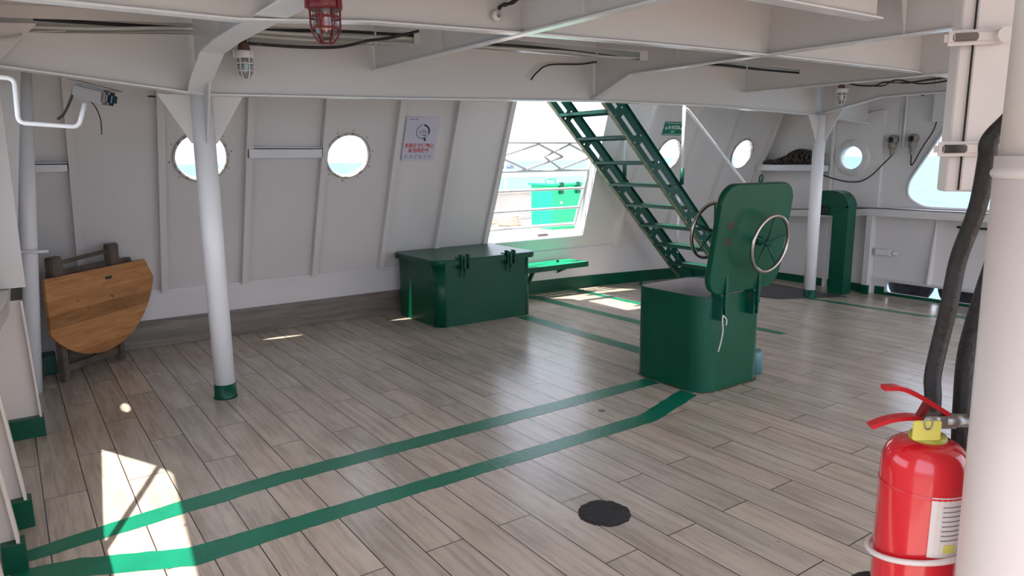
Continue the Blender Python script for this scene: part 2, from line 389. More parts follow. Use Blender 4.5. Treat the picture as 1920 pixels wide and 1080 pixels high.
# ------------------------------------------------------------ floor
bm = B(); ys = [-0.6+0.3*i for i in range(34)]; xs = [-7.2, -4, 0, 3.5]
g = [[bm.verts.new((x, y, fz(y))) for y in ys] for x in xs]
for i in range(len(xs)-1):
    for j in range(len(ys)-1): bm.faces.new([g[i][j], g[i+1][j], g[i+1][j+1], g[i][j+1]]).smooth = True
g2 = [[bm.verts.new((x, y, fz(y)-0.08)) for y in ys] for x in xs]
for i in range(len(xs)-1):
    for j in range(len(ys)-1): bm.faces.new([g2[i][j], g2[i][j+1], g2[i+1][j+1], g2[i+1][j]])
floor = struct('floor', bm, FLOOR)
def strip(pts_a, pts_b, jit=0.004):
    bm = B(); A = []; Bv = []
    n = 0
    def dens(P):
        out = []
        for (a, b_) in zip(P[:-1], P[1:]):
            L_ = math.dist(a, b_); k = max(1, int(L_/0.05))
            out += [(a[0]+(b_[0]-a[0])*i/k, a[1]+(b_[1]-a[1])*i/k) for i in range(k)]
        return out+[P[-1]]
    a, b_ = dens(pts_a), dens(pts_b); n = min(len(a), len(b_))
    def rsmp(P): return [P[round(i*(len(P)-1)/(n-1))] for i in range(n)]
    a, b_ = rsmp(a), rsmp(b_)
    va = [bm.verts.new((x+random.uniform(-jit, jit), y+random.uniform(-jit, jit), fz(y)+0.0012)) for x, y in a]
    vb = [bm.verts.new((x+random.uniform(-jit, jit), y+random.uniform(-jit, jit), fz(y)+0.0012)) for x, y in b_]
    for i in range(n-1): bm.faces.new([va[i], va[i+1], vb[i+1], vb[i]])
    return obj('painted_stripe', bm, TAPE, floor, 'green painted stripe')
strip([(-3.41, -0.14), (-3.50, 0.4), (-3.55, 1.0), (-3.55, 3.74)], [(-3.31, -0.14), (-3.36, 0.4), (-3.41, 1.0), (-3.41, 3.74)])
strip([(-3.27, -0.14), (-3.22, 0.1), (-3.04, 0.47), (-3.03, 1.2), (-3.03, 3.12), (-3.22, 3.72)], [(-3.12, -0.14), (-3.06, 0.1), (-2.88, 0.47), (-2.91, 1.2), (-2.90, 3.14), (-3.07, 3.72)])
strip([(-5.80, 4.31), (-4.2, 4.31), (-3.6, 4.31)], [(-5.80, 4.17), (-4.2, 4.17), (-3.6, 4.17)])
strip([(-6.70, 5.05), (-3.6, 5.12)], [(-6.70, 4.91), (-3.6, 4.98)])
strip([(-6.75, 5.78), (-3.8, 5.84)], [(-6.75, 5.66), (-3.8, 5.72)])
strip([(-4.85, 7.88), (-3.55, 7.96), (-3.38, 8.3), (-2.6, 8.3)], [(-4.85, 7.76), (-3.5, 7.84), (-3.3, 8.16), (-2.6, 8.16)])

# ------------------------------------------------------------ ceiling with the stair opening
bm = B()
ys = [-0.21+0.3*i for i in range(32)] ; xs = [-6.02, -5.3, -4, 1.2]
th = 0.012
gt = [[(bm.verts.new((x, y, cz(y))), bm.verts.new((x, y, cz(y)+th))) for y in ys] for x in xs]
for i in range(len(xs)-1):
    for j in range(len(ys)-1):
        ym = (ys[j]+ys[j+1])/2
        if i == 0 and 4.4 < ym < 6.3: continue
        bm.faces.new([gt[i][j][0], gt[i][j+1][0], gt[i+1][j+1][0], gt[i+1][j][0]])
        bm.faces.new([gt[i][j][1], gt[i+1][j][1], gt[i+1][j+1][1], gt[i][j+1][1]])
struct('ceiling', bm, BEAMW)
bm = B(); box(bm, -6.03, -6.02, 4.3, 6.4, cz(5.3)-.02, cz(5.3)+.34); box(bm, -5.30, -5.29, 4.29, 6.39, cz(5)+.01, cz(5.3)+.30); box(bm, -6.02, -5.3, 4.28, 4.29, cz(4.3), cz(5.3)+.30)
box(bm, -5.315, -5.305, 3.6, 6.8, cz(5)-.10, cz(5)+.01)
struct('trim_30', bm, BEAMW)  # plates added around the stair opening to block bright sky behind the slots

# ------------------------------------------------------------ front wall
PORTS = [1.37, 2.65, 6.96, 8.43]
ztop = 2.66
door_poly = roundpoly([(4.41, rs(0.65)), (5.85, rs(0.65)), (5.70, rs(2.42)), (4.41, rs(2.42))], 0.02, 3)
holes = [circ(y, rs(1.64), 0.2, 40) for y in PORTS] + [door_poly]
bm = B(); plate(bm, [(-0.35, 0), (9.2, 0), (9.2, rs(ztop)), (-0.35, rs(ztop))], holes, RO - RN*0.012, RU, RV, 0.012)
# lower upright strake
plate(bm, [(-0.35, -0.25), (9.2, -0.25), (9.2, 0.5), (-0.35, 0.5)], [], (-6.812, 0, 0), (0, 1, 0), (0, 0, 1), 0.012)
struct('wall_front', bm, WHITE)
# knuckle seam rib
bm = B(); box(bm, -6.80, -6.775, -0.3, 4.5, 0.47, 0.50); box(bm, -6.80, -6.785, 4.5, 9.1, 0.47, 0.49)
struct('trim_1', bm, WHITE)
bm = B(); box(bm, -6.80, -6.765, 0.30, 3.9, 0.0, 0.24, 0.004); struct('baseboard_front', bm, SKIRTW)
bm = B()
ysb = [4.3+0.2*i for i in range(24)]
for a, b_ in zip(ysb[:-1], ysb[1:]):
    h = 0.15
    quadbox(bm, [(-6.80, a, fz(a)-.01), (-6.788, a, fz(a)-.01), (-6.788, b_, fz(b_)-.01), (-6.80, b_, fz(b_)-.01), (-6.80, a, fz(a)+h), (-6.788, a, fz(a)+h), (-6.788, b_, fz(b_)+h), (-6.80, b_, fz(b_)+h)])
struct('baseboard_front_2', bm, GREEN)

# wall stiffeners (flanged frames welded to the raked plate)
tn = [2]
def stiffener(y, z0=0.5, z1=2.62, d=0.06, fl=0.05, bevel_bottom=False):
    bm = B(); s0, s1 = rs(z0), rs(z1)
    def pt(yy, s, off): return RO + RU*yy + RV*s + RN*off
    def slab(y0, y1, o0, o1):
        quadbox(bm, [pt(y0, s0, o0), pt(y1, s0, o0), pt(y1, s0, o1), pt(y0, s0, o1), pt(y0, s1, o0), pt(y1, s1, o0), pt(y1, s1, o1), pt(y0, s1, o1)])
    slab(y-0.004, y+0.004, 0, d); slab(y-0.004, y+fl, d, d+0.008)
    struct('trim_%d' % tn[0], bm, WHITE); tn[0] += 1
for y in (0.43, 1.04, 1.72, 2.38, 3.09, 3.72, 6.42, 7.32, 8.06, 8.88): stiffener(y)
stiffener(4.36, 0.5, 2.62, 0.03, 0.05)
# door frame: coaming plates standing outboard of the wall around the opening
bm = B()
def pw(y, z, off): return RO + RU*y + RV*rs(z) + RN*off
def jam(y0a, y0b, w, z0, z1, o0, o1):
    quadbox(bm, [pw(y0a, z0, o0), pw(y0a+w, z0, o0), pw(y0a+w, z0, o1), pw(y0a, z0, o1), pw(y0b, z1, o0), pw(y0b+w, z1, o0), pw(y0b+w, z1, o1), pw(y0b, z1, o1)])
jam(5.85, 5.70, 0.012, 0.65, 2.42, -0.16, 0.015)
jam(4.398, 4.398, 0.012, 0.65, 2.42, -0.10, 0.015)
quadbox(bm, [pw(4.40, .638, -.14), pw(5.86, .638, -.14), pw(5.86, .638, .01), pw(4.40, .638, .01), pw(4.40, .65, -.14), pw(5.86, .65, -.14), pw(5.86, .65, .01), pw(4.40, .65, .01)])
struct('door_1', bm, OUTW)
# portholes
for i, y in enumerate(PORTS):
    c = pw(y, 1.64, 0)
    bm = B(); lathe(bm, [(0.200, -0.05), (0.200, 0.012), (0.214, 0.018), (0.222, 0.012), (0.222, 0.0), (0.208, -0.05), (0.200, -0.05)], c, RN, 40, cap=False)
    for k in range(10):
        a = 2*PI*(k+.3)/10; p = c + RU*math.cos(a)*0.245 + RV*math.sin(a)*0.245; lathe(bm, [(0.007, 0), (0.007, 0.006), (0.0, 0.009)], p, RN, 8, cap=False)
    w = struct('window_%d' % (i+1), bm, paint('porthole_rim_%d' % i, (0.55, 0.52, 0.47), 0.5, 0.2, 20, 0.4, 50, dirt=(0.05, 0.045, 0.03), dscale=22, damt=0.9, thr=0.5))
    bm = B(); lathe(bm, [(0.0001, 0), (0.199, 0), (0.199, 0.006), (0.0001, 0.006)], c - RN*0.04, RN, 40, cap=False); obj('pane', bm, PANE, w)

# ------------------------------------------------------------ side walls
LV = Vector((0, 0, 1)); LO = Vector((0, -0.20, 0))
winL = roundpoly([(-4.47, 1.33), (-3.96, 2.0), (-3.80, 2.15), (-2.7, 1.85), (-1.2, 1.6), (-1.2, 1.0), (-3.33, 1.03)], 0.05, 4)
bm = B(); plate(bm, [(-6.9, -.3), (-0.6, -.3), (-0.6, 2.7), (-6.9, 2.7)], [winL, circ(-5.09, 1.95, 0.12, 24)], LO, (1, 0, 0), LV, 0.012)
struct('wall_left', bm, WHITE)
YR = 9.05
winR = roundpoly([(-4.17, .98), (-4.36, 1.10), (-4.36, 1.28), (-3.95, 1.98), (-2.2, 2.05), (-1.7, 1.5), (-1.8, .98)], 0.12, 5)
portR = circ(-5.08, 1.575, 0.145, 36)
scup = roundpoly([(-4.52, -0.11), (-3.0, -0.11), (-3.0, 0.02), (-4.52, 0.02)], 0.04, 4)
bm = B(); plate(bm, [(-6.95, -.4), (3.4, -.4), (3.4, 2.7), (-6.95, 2.7)], [winR, portR, scup], (0, YR, 0), (1, 0, 0), (0, 0, 1), -0.012)
struct('wall_right', bm, WHITE)
bm = B(); plate(bm, [(-5.32, .95), (-4.70, .95), (-4.70, 2.16), (-5.32, 2.06)], [circ(-5.08, 1.575, 0.145, 36)], (0, YR, 0), (1, 0, 0), (0, 0, 1), 0.05)
struct('trim_20', bm, WHITE)
c = Vector((-5.08, YR-0.052, 1.575))
bm = B(); lathe(bm, [(0.145, -0.06), (0.145, 0.02), (0.165, 0.026), (0.185, 0.016), (0.225, 0.016), (0.235, 0.0), (0.235, -0.004)], c, (0, -1, 0), 44, cap=False)
for k in range(12):
    a = 2*PI*k/12; lathe(bm, [(0.01, 0.014), (0.01, 0.026), (0.0, 0.03)], c + Vector((math.cos(a)*0.208, 0, math.sin(a)*0.208)), (0, -1, 0), 8, cap=False)
w = struct('window_5', bm, WHITE); bm = B(); lathe(bm, [(0.0001, 0), (0.146, 0), (0.146, 0.006), (0.0001, 0.006)], c + Vector((0, 0.03, 0)), (0, -1, 0), 36, cap=False); obj('pane', bm, PANE, w)
# window flange on the right window
bm = B(); tube(bm, [(a, YR-0.012, b_) for a, b_ in winR], 0.016, 8, closed=True); struct('window_6', bm, OUTW)
bm = B(); tube(bm, [Vector(LO) + Vector((a, 0, 0)) + LV*b_ + Vector((0, .012, 0)) for a, b_ in winL], 0.014, 8, closed=True); struct('window_7', bm, OUTW)
bm = B(); tube(bm, [Vector(LO) + Vector((a, 0, 0)) + LV*b_ + Vector((0, .012, 0)) for a, b_ in circ(-5.09, 1.95, 0.12, 24)], 0.012, 8, closed=True); struct('window_8', bm, OUTW)
# ledges (bulwark rail shelves)
bm = B()
def ledgeR(x): return 0.86 + 0.10*min(1, max(0, (x+5.97)/1.3))
for a, b_ in ((-6.4, -5.3), (-5.3, -4.68), (-4.68, 3.3)):
    quadbox(bm, [(a, YR-.20, ledgeR(a)-.10), (b_, YR-.20, ledgeR(b_)-.10), (b_, YR-.19, ledgeR(b_)-.10), (a, YR-.19, ledgeR(a)-.10), (a, YR-.20, ledgeR(a)), (b_, YR-.20, ledgeR(b_)), (b_, YR-.19, ledgeR(b_)), (a, YR-.19, ledgeR(a))])
    quadbox(bm, [(a, YR-.20, ledgeR(a)-.01), (b_, YR-.20, ledgeR(b_)-.01), (b_, YR, ledgeR(b_)-.01), (a, YR, ledgeR(a)-.01), (a, YR-.20, ledgeR(a)), (b_, YR-.20, ledgeR(b_)), (b_, YR, ledgeR(b_)), (a, YR, ledgeR(a))])
struct('trim_21', bm, WHITE)
bm = B()
LE = [(-6.6, 0.0), (-4.5, -0.04), (-3.3, -0.155)]
for (xa, ya), (xb, yb) in zip(LE[:-1], LE[1:]):
    quadbox(bm, [(xa, -.2, .885), (xb, -.2, .885), (xb, yb, .885), (xa, ya, .885), (xa, -.2, .895), (xb, -.2, .895), (xb, yb, .895), (xa, ya, .895)])
    quadbox(bm, [(xa, ya-.008, .82), (xb, yb-.008, .82), (xb, yb, .82), (xa, ya, .82), (xa, ya-.008, .89), (xb, yb-.008, .89), (xb, yb, .89), (xa, ya, .89)])
struct('trim_22', bm, BEAMW)
# right wall stays, rim above the freeing port
n_ = [23]
def staybox(x0, x1, y0, y1, z0, z1, green=True, mat=WHITE, taper=0):
    bm = B(); quadbox(bm, [(x0, y0+taper, z0), (x1, y0+taper, z0), (x1, y1, z0), (x0, y1, z0), (x0, y0, z1), (x1, y0, z1), (x1, y1, z1), (x0, y1, z1)])
    s = struct('trim_%d' % n_[0], bm, mat); n_[0] += 1
    if green:
        bm = B(); box(bm, x0-.004, x1+.004, y0+taper*.9-.004, y1, z0, z0+0.13); obj('foot_band', bm, GREEN, s, 'green painted foot')
    return s
staybox(-4.745, -4.675, YR-0.20, YR-0.15, -.155, .86)
staybox(-4.73, -4.72, YR-0.18, YR, -.155, .86, False)
bm = B(); quadbox(bm, [(-4.0, YR-.11, 0.06), (-3.985, YR-.11, 0.06), (-3.985, YR, 0.06), (-4.0, YR, 0.06), (-3.995, YR-.02, .85), (-3.985, YR-.02, .85), (-3.985, YR, .85), (-3.995, YR, .85)]); struct('trim_%d' % n_[0], bm, WHITE); n_[0] += 1
bm = B(); box(bm, -4.66, -3.0, YR-.06, YR, 0.05, 0.062); struct('trim_%d' % n_[0], bm, WHITE); n_[0] += 1
bm = B()
for x0, x1, h in ((-6.78, -5.0, .10), (-5.0, -4.75, .10), (-4.67, -4.55, .10), (-4.55, -2.9, .035)): box(bm, x0, x1, YR-.014, YR-.001, -.16, -.15+h)
struct('baseboard_right', bm, GREEN)
staybox(-5.36, -5.325, YR-0.08, YR, -.155, 2.5, False)
staybox(-3.80, -3.66, YR-0.10, YR, 1.95, 2.5, False)
# left wall stays with green feet
def stayL(x, yi, z1, foot, yt):
    bm = B(); quadbox(bm, [(x-.006, -.22, 0), (x+.006, -.22, 0), (x+.006, yi, 0), (x-.006, yi, 0), (x-.006, -.22, z1), (x+.006, -.22, z1), (x+.006, yt, z1), (x-.006, yt, z1)])
    quadbox(bm, [(x-.02, yi-.006, 0), (x+.05, yi-.006, 0), (x+.05, yi+.006, 0), (x-.02, yi+.006, 0), (x-.02, yt-.006, z1), (x+.05, yt-.006, z1), (x+.05, yt+.006, z1), (x-.02, yt+.006, z1)])
    s = struct('trim_%d' % n_[0], bm, WARMW); n_[0] += 1
    bm = B(); box(bm, x-.024, x+.054, -0.16, yi+.012, 0, foot, .003); obj('foot_band', bm, GREEN, s, 'green painted foot')
stayL(-4.95, 0.045, .82, .12, .02); stayL(-3.70, -0.055, .88, .13, -.13); stayL(-3.30, -0.09, .88, .12, -.17); stayL(-2.7, -0.12, .88, .12, -.19)
# upper frames of the left wall
for x in (-6.25, -5.6):
    bm = B(); quadbox(bm, [(x-.005, -.08, .9), (x+.005, -.08, .9), (x+.005, .02, .9), (x-.005, .02, .9), (x-.005, .05, 2.25), (x+.005, .05, 2.25), (x+.005, .19, 2.25), (x-.005, .19, 2.25)]); struct('trim_%d' % n_[0], bm, WHITE); n_[0] += 1

exec_marker = True
# ------------------------------------------------------------ ceiling beams
def gb(y):   # lower edge of the main cross girder
    pts = [(-0.1, 2.14), (0.11, 2.12), (1.1, 2.02), (1.82, 2.035), (2.54, 2.05), (4.38, 2.105), (5.9, 2.115), (7.87, 2.075), (9.05, 2.0)]
    for (a, za), (b_, zb) in zip(pts[:-1], pts[1:]):
        if y <= b_: return za + (zb-za)*(y-a)/(b_-a)
    return pts[-1][1]
GX = -4.93
t = thing('ceiling_girder', (GX, 4.5, 2.1), 'deep white cross girder spanning both posts with cable slots along its top', 'beam')
yy = [-0.1, 0.11, 1.1, 1.82, 2.54, 3.5, 4.38, 5.9, 7.0, 7.87, 9.04]
outer = [(y, gb(y)) for y in yy] + [(y, cz(y)) for y in reversed(yy)]
slots = [[(0.02, 2.295), (1.17, 2.385), (1.17, 2.45), (0.02, 2.375)], [(1.28, 2.34), (2.62, 2.43), (2.62, 2.53), (1.28, 2.455)],
         [(3.1, 2.45), (4.97, 2.485), (4.97, 2.565), (3.1, 2.55)], [(5.7, 2.50), (7.51, 2.515), (7.51, 2.565), (5.7, 2.57)]]
bm = B(); plate(bm, outer, slots, (GX-0.005, 0, 0), (0, 1, 0), (0, 0, 1), 0.01); obj('web', bm, BEAMW, t)
bm = B()
for a, b_ in zip(yy[:-1], yy[1:]):
    quadbox(bm, [(GX-.05, a, gb(a)-.01), (GX+.05, a, gb(a)-.01), (GX+.05, b_, gb(b_)-.01), (GX-.05, b_, gb(b_)-.01), (GX-.05, a, gb(a)), (GX+.05, a, gb(a)), (GX+.05, b_, gb(b_)), (GX-.05, b_, gb(b_))])
obj('flange', bm, FLANGEW, t)
def tbeam(name, pts, fw, label, axis='X', notch=None):
    """deep beam along X or Y with a lower flange; pts = (position along, other coordinate, z of lower edge)"""
    p0 = pts[0]; loc = (p0[0], p0[1], p0[2]) if axis == 'X' else (p0[1], p0[0], p0[2])
    t = thing(name, loc, label, 'beam')
    def P(a, o, z): return (a, o, z) if axis == 'X' else (o, a, z)
    def top(a, o): return cz(o if axis == 'X' else a)
    bm = B(); bf = B()
    for (a, o, z), (b_, q, w) in zip(pts[:-1], pts[1:]):
        if not notch: quadbox(bm, [P(a, o-.004, z), P(b_, q-.004, w), P(b_, q+.004, w), P(a, o+.004, z), P(a, o-.004, top(a, o)), P(b_, q-.004, top(b_, q)), P(b_, q+.004, top(b_, q)), P(a, o+.004, top(a, o))])
        quadbox(bf, [P(a, o-fw/2, z-.009), P(b_, q-fw/2, w-.009), P(b_, q+fw/2, w-.009), P(a, o+fw/2, z-.009), P(a, o-fw/2, z), P(b_, q-fw/2, w), P(b_, q+fw/2, w), P(a, o+fw/2, z)])
    if notch:   # web with a cable notch next to the girder
        o0 = pts[0][1]; tz = cz(o0)
        plate(bm, [(a, z) for a, o, z in pts] + [(pts[-1][0], tz), (pts[0][0], tz)], [notch], (0, o0-.004, 0), (1, 0, 0), (0, 0, 1), -.008)
    obj('web', bm, BEAMW, t); obj('flange', bf, FLANGEW, t)
    return t
tbeam('ceiling_beam', [(-4.88, 1.07, 2.03), (-4.72, 1.06, 2.10), (-4.42, 1.06, 2.215), (-4.0, 1.04, 2.222), (1.1, 1.0, 2.222)], 0.13, 'broad flanged white beam rising from the top of the left post toward the upper edge of the photo')
tbeam('ceiling_beam', [(-4.9, 2.29, 2.238), (1.1, 2.30, 2.243)], 0.055, 'slim white fore and aft beam meeting the girder between the red caged lamp and the poster', notch=[(-4.885, 2.40), (-4.23, 2.335), (-4.23, 2.42), (-4.885, 2.50)])
tbeam('ceiling_beam', [(-4.9, 4.40, 2.12), (-4.43, 4.38, 2.288), (1.1, 4.38, 2.288)], 0.065, 'white beam with a tapered bracket meeting the girder above the stairs', notch=[(-4.885, 2.475), (-4.27, 2.375), (-4.27, 2.45), (-4.885, 2.55)])
tbeam('ceiling_beam', [(-4.9, 6.51, 2.27), (1.1, 6.5, 2.262)], 0.06, 'slim white fore and aft beam meeting the girder left of the right post', notch=[(-4.885, 2.50), (-4.19, 2.375), (-4.19, 2.435), (-4.885, 2.56)])
tbeam('ceiling_beam', [(-4.87, 7.9, 2.085), (-4.17, 7.9, 2.228), (1.1, 7.9, 2.24)], 0.07, 'white beam rising from the right post toward the steel locker')
tbeam('ceiling_beam', [(-0.1, -3.25, 2.19), (0.9, -3.3, 2.20), (1.5, -3.22, 2.235), (2.29, -3.13, 2.243), (3.4, -3.13, 2.27), (4.38, -3.14, 2.288), (6.0, -3.14, 2.30), (7.9, -3.14, 2.29), (9.0, -3.14, 2.2)], 0.07, 'long white cross beam just behind the red caged lamp', 'Y')
tbeam('ceiling_beam', [(-0.1, -2.27, 2.33), (4.12, -2.25, 2.36)], 0.09, 'short shallow white beam ending in mid ceiling at the top edge of the photo', 'Y')
# tripping brackets
def tri(p, q, r, th_axis):
    bm = B(); n = Vector(th_axis)*0.004; P = [Vector(x) for x in (p, q, r)]
    a = [bm.verts.new(x-n) for x in P]; b_ = [bm.verts.new(x+n) for x in P]
    bm.faces.new(a); bm.faces.new(b_[::-1])
    for i in range(3): bm.faces.new([a[i], a[(i+1) % 3], b_[(i+1) % 3], b_[i]])
    return bm
brk = [((-4.0, 1.04), 2.225), ((-3.9, 2.29), 2.245), ((-2.6, 2.29), 2.245), ((-3.9, 4.38), 2.29), ((-2.2, 4.38), 2.29), ((-3.6, 7.9), 2.235)]
for (x, y), z in brk:
    bm = tri((x, y-.03, z), (x, y-.03, cz(y)), (x, y-.13, cz(y)), (1, 0, 0)) ; struct('trim_%d' % n_[0], bm, BEAMW); n_[0] += 1
# knee bracket at the left wall
bm = tri((-4.9, -0.02, 2.05), (-4.9, -0.02, 2.34), (-4.9, 0.26, 2.36), (1, 0, 0)); struct('trim_%d' % n_[0], bm, BEAMW); n_[0] += 1
bm = B(); box(bm, -4.97, -4.90, -0.12, 0.05, .9, 2.35); struct('trim_%d' % n_[0], bm, BEAMW); n_[0] += 1

# ------------------------------------------------------------ posts
def post(x, y, top, r, label, gy, gx):
    z0 = fz(y)
    t = thing('support_post', (x, y, z0), label, 'post')
    bm = B(); cyl(bm, (x, y, z0), (x, y, top), r, 32); obj('pole', bm, POSTW, t)
    bm = B(); lathe(bm, [(r+.012, 0), (r+.004, .012), (r+.003, .10)] , (x, y, z0), (0, 0, 1), 32)
    obj('foot_band', bm, GREEN, t, 'green painted foot')
    for a, b_ in gy:
        bm = B(); quadbox(bm, [(x-.006, y+a*r*.8, top-b_), (x+.006, y+a*r*.8, top-b_), (x+.006, y+a*(r+.01), top-b_), (x-.006, y+a*(r+.01), top-b_), (x-.006, y+a*r*.5, top), (x+.006, y+a*r*.5, top), (x+.006, y+a*(r+.19), top), (x-.006, y+a*(r+.19), top)])
        obj('gusset', bm, BEAMW, t)
    for a, b_ in gx:
        bm = B(); quadbox(bm, [(x+a*r*.8, y-.006, top-b_), (x+a*r*.8, y+.006, top-b_), (x+a*(r+.01), y+.006, top-b_), (x+a*(r+.01), y-.006, top-b_), (x+a*r*.5, y-.006, top+.03), (x+a*r*.5, y+.006, top+.03), (x+a*(r+.2), y+.006, top+.06), (x+a*(r+.2), y-.006, top+.06)])
        obj('gusset', bm, BEAMW, t)
    return t
post(-4.99, 1.105, 2.015, 0.068, 'round white post with a green foot standing in front of the left porthole', [(-1, .30), (1, .30)], [(1, .30)])
post(-4.87, 7.89, 2.07, 0.068, 'round white post with a green foot beside the green ventilator on the right', [(-1, .30), (1, .30)], [(1, .30)])

# ------------------------------------------------------------ cables and pipes in the girder slots
def cable(name, pts, r, mat, label, cat='cable', group=None, n=6):
    bm = B(); tube(bm, pts, r, 8, smooth_path=n); o = obj(name, bm, mat); return tag(o, label, cat, group)
cable('ceiling_pipe', [(-4.97, 0.0, 2.335), (-4.97, .5, 2.365), (-4.97, 1.15, 2.425), (-4.97, 2.0, 2.455), (-4.97, 2.75, 2.50)], .012, CABLEW, 'upper white painted pipe running in the left slots of the girder', 'pipe')
cable('ceiling_pipe', [(-4.98, 0.0, 2.305), (-4.98, .5, 2.34), (-4.98, 1.15, 2.40), (-4.98, 2.0, 2.42), (-4.98, 2.75, 2.46)], .011, CABLEW, 'lower white painted pipe running in the left slots of the girder', 'pipe')
cable('ceiling_cable', [(-5.0, 0.25, 2.40), (-5.0, .7, 2.41), (-5.0, 1.3, 2.435), (-4.99, 2.0, 2.49), (-5.0, 2.7, 2.52)], .011, BLACK, 'thick black cable at the top of the left girder slots')
cable('ceiling_cable', [(-4.92, 1.30, 2.35), (-4.91, 1.7, 2.352), (-4.89, 2.0, 2.37), (-4.82, 2.2, 2.42), (-4.75, 2.35, 2.445), (-4.80, 2.6, 2.52)], .010, DARK, 'sagging black cable below the slot behind the red caged lamp')
cable('ceiling_cable', [(-4.99, 3.0, 2.475), (-4.97, 3.6, 2.49), (-4.95, 4.1, 2.505), (-4.96, 4.6, 2.50), (-4.99, 5.1, 2.525)], .010, CABLEW, 'pale cable in the middle slot of the girder above the stairs')
cable('ceiling_cable', [(-5.01, 3.0, 2.50), (-4.98, 3.8, 2.52), (-4.99, 4.5, 2.515), (-5.01, 5.1, 2.505)], .012, DARK, 'black cable in the middle slot of the girder above the stairs')
cable('ceiling_cable', [(-4.99, 5.6, 2.53), (-4.97, 6.3, 2.535), (-4.98, 7.0, 2.53), (-5.0, 7.6, 2.54)], .011, DARK, 'black cable in the right slot of the girder')
cable('ceiling_cable', [(-5.0, 5.6, 2.515), (-4.99, 6.3, 2.520), (-4.99, 7.0, 2.515), (-5.0, 7.6, 2.525)], .009, CABLEW, 'pale cable in the right slot of the girder')
cable('hanging_wire', [(-4.91, 4.60, 2.435), (-4.89, 4.45, 2.44), (-4.88, 4.2, 2.40), (-4.87, 3.85, 2.37), (-4.87, 3.72, 2.30), (-4.87, 3.66, 2.24)], .007, DARK, 'short loose black wire dangling from the girder left of the stairs')
cable('ceiling_cable', [(-4.60, 7.72, 2.43), (-4.38, 7.74, 2.36), (-4.17, 7.72, 2.335), (-4.06, 7.72, 2.36), (-3.83, 7.72, 2.335), (-3.62, 7.72, 2.345), (-3.2, 7.72, 2.36)], .009, DARK, 'tangled black cable below the ceiling to the right of the right post')
cable('ceiling_cable', [(-4.3, 7.76, 2.35), (-4.1, 7.76, 2.33), (-3.95, 7.74, 2.375), (-3.7, 7.76, 2.315), (-3.4, 7.76, 2.33), (-3.1, 7.76, 2.38)], .007, BLACK, 'thin black cable looping under the ceiling right of the right post')
cable('ceiling_cable', [(-4.55, -0.02, 2.245), (-4.7, .06, 2.235), (-4.85, .15, 2.27), (-4.93, .22, 2.31), (-4.97, .4, 2.34)], .010, CABLEW, 'pale cable bending into the girder slot at the far left')
t = thing('eye_fitting', (-3.17, 2.13, 2.31), 'small white round fitting with a black chain on the cross beam', 'fitting')
bm = B(); lathe(bm, [(0.0, -.012), (.028, -.008), (.028, .006), (.012, .012)], (-3.115, 2.13, 2.31), (1, 0, 0), 16, cap=False); obj('boss', bm, WHITE, t)
bm = B(); tube(bm, [(-3.09, 2.12, 2.335), (-3.085, 2.14, 2.355), (-3.08, 2.19, 2.37), (-3.07, 2.24, 2.40), (-3.07, 2.28, 2.42)], .009, 8, smooth_path=4, rfn=lambda k: .7+.6*abs(math.sin(k*14))); obj('chain', bm, DARK, t, 'black chain')
cable('hanging_wire', [(-6.22, 0.86, 2.04), (-6.2, .95, 2.09), (-6.15, 1.05, 2.09), (-6.12, 1.1, 2.09)], .006, DARK, 'short bent wire stub on the front wall left of the left post')

# ------------------------------------------------------------ caged lamps
def cage_lamp(loc, r, h, mcage, label, bulb):
    """loc = centre of the collar, lamp hangs down"""
    x, y, z = loc
    t = thing('caged_lamp', loc, label, 'lamp')
    bm = B(); lathe(bm, [(r*.95, .02), (r*1.0, .01), (r*1.0, -.022), (r*.9, -.026)], loc, (0, 0, 1), 28)
    for k in range(3):
        a = 2*PI*k/3+.5; box(bm, x+math.cos(a)*r*1.02-.008, x+math.cos(a)*r*1.02+.008, y+math.sin(a)*r*1.02-.008, y+math.sin(a)*r*1.02+.008, z-.025, z+.018)
    obj('collar', bm, mcage, t)
    bm = B(); lathe(bm, [(r*.62, .02), (r*.55, .05), (r*.45, .07), (.02, .075), (.02, .11)], loc, (0, 0, 1), 20); obj('mount', bm, RUSTY if mcage is not REDD else REDD, t)
    bm = B(); lathe(bm, [(r*.72, -.026), (r*.72, -h*.6), (r*.6, -h*.78), (r*.3, -h*.9), (0.001, -h*.92)], loc, (0, 0, 1), 28, cap=False); obj('glass_globe', bm, LAMPG, t)
    bm = B(); lathe(bm, [(.012, -.03), (.014, -h*.3), (.022, -h*.45), (.022, -h*.6), (.001, -h*.72)], loc, (0, 0, 1), 16, cap=False); obj('bulb', bm, bulb, t)
    bm = B()
    for k in range(6):
        a = 2*PI*k/6+.25; ca, sa = math.cos(a), math.sin(a)
        tube(bm, [(x+ca*q*r, y+sa*q*r, z-w*h) for q, w in ((.86, .1), (.84, .35), (.82, .62), (.66, .82), (.42, .96), (.24, 1.0))], .0042, 6, smooth_path=3)
    for w, q in ((.36, .87), (.64, .85)):
        tube(bm, [(x+math.cos(2*PI*k/24)*q*r, y+math.sin(2*PI*k/24)*q*r, z-w*h) for k in range(24)], .0042, 6, closed=True)
    lathe(bm, [(r*.30, -h*.985), (r*.34, -h), (r*.28, -h*1.02)], loc, (0, 0, 1), 16)
    obj('cage', bm, mcage, t)
    return t
cage_lamp((-2.82, 1.11, 2.205), 0.068, 0.152, REDD, 'dark red caged lamp hanging at the top of the photo', LENS_R)
cage_lamp((-4.79, 1.34, 2.262), 0.062, 0.16, WHITE, 'white caged lamp hanging to the right of the left post', SIGNW)
cage_lamp((-4.54, 7.72, 2.315), 0.062, 0.16, WHITE, 'white caged lamp hanging just right of the right post', SIGNW)

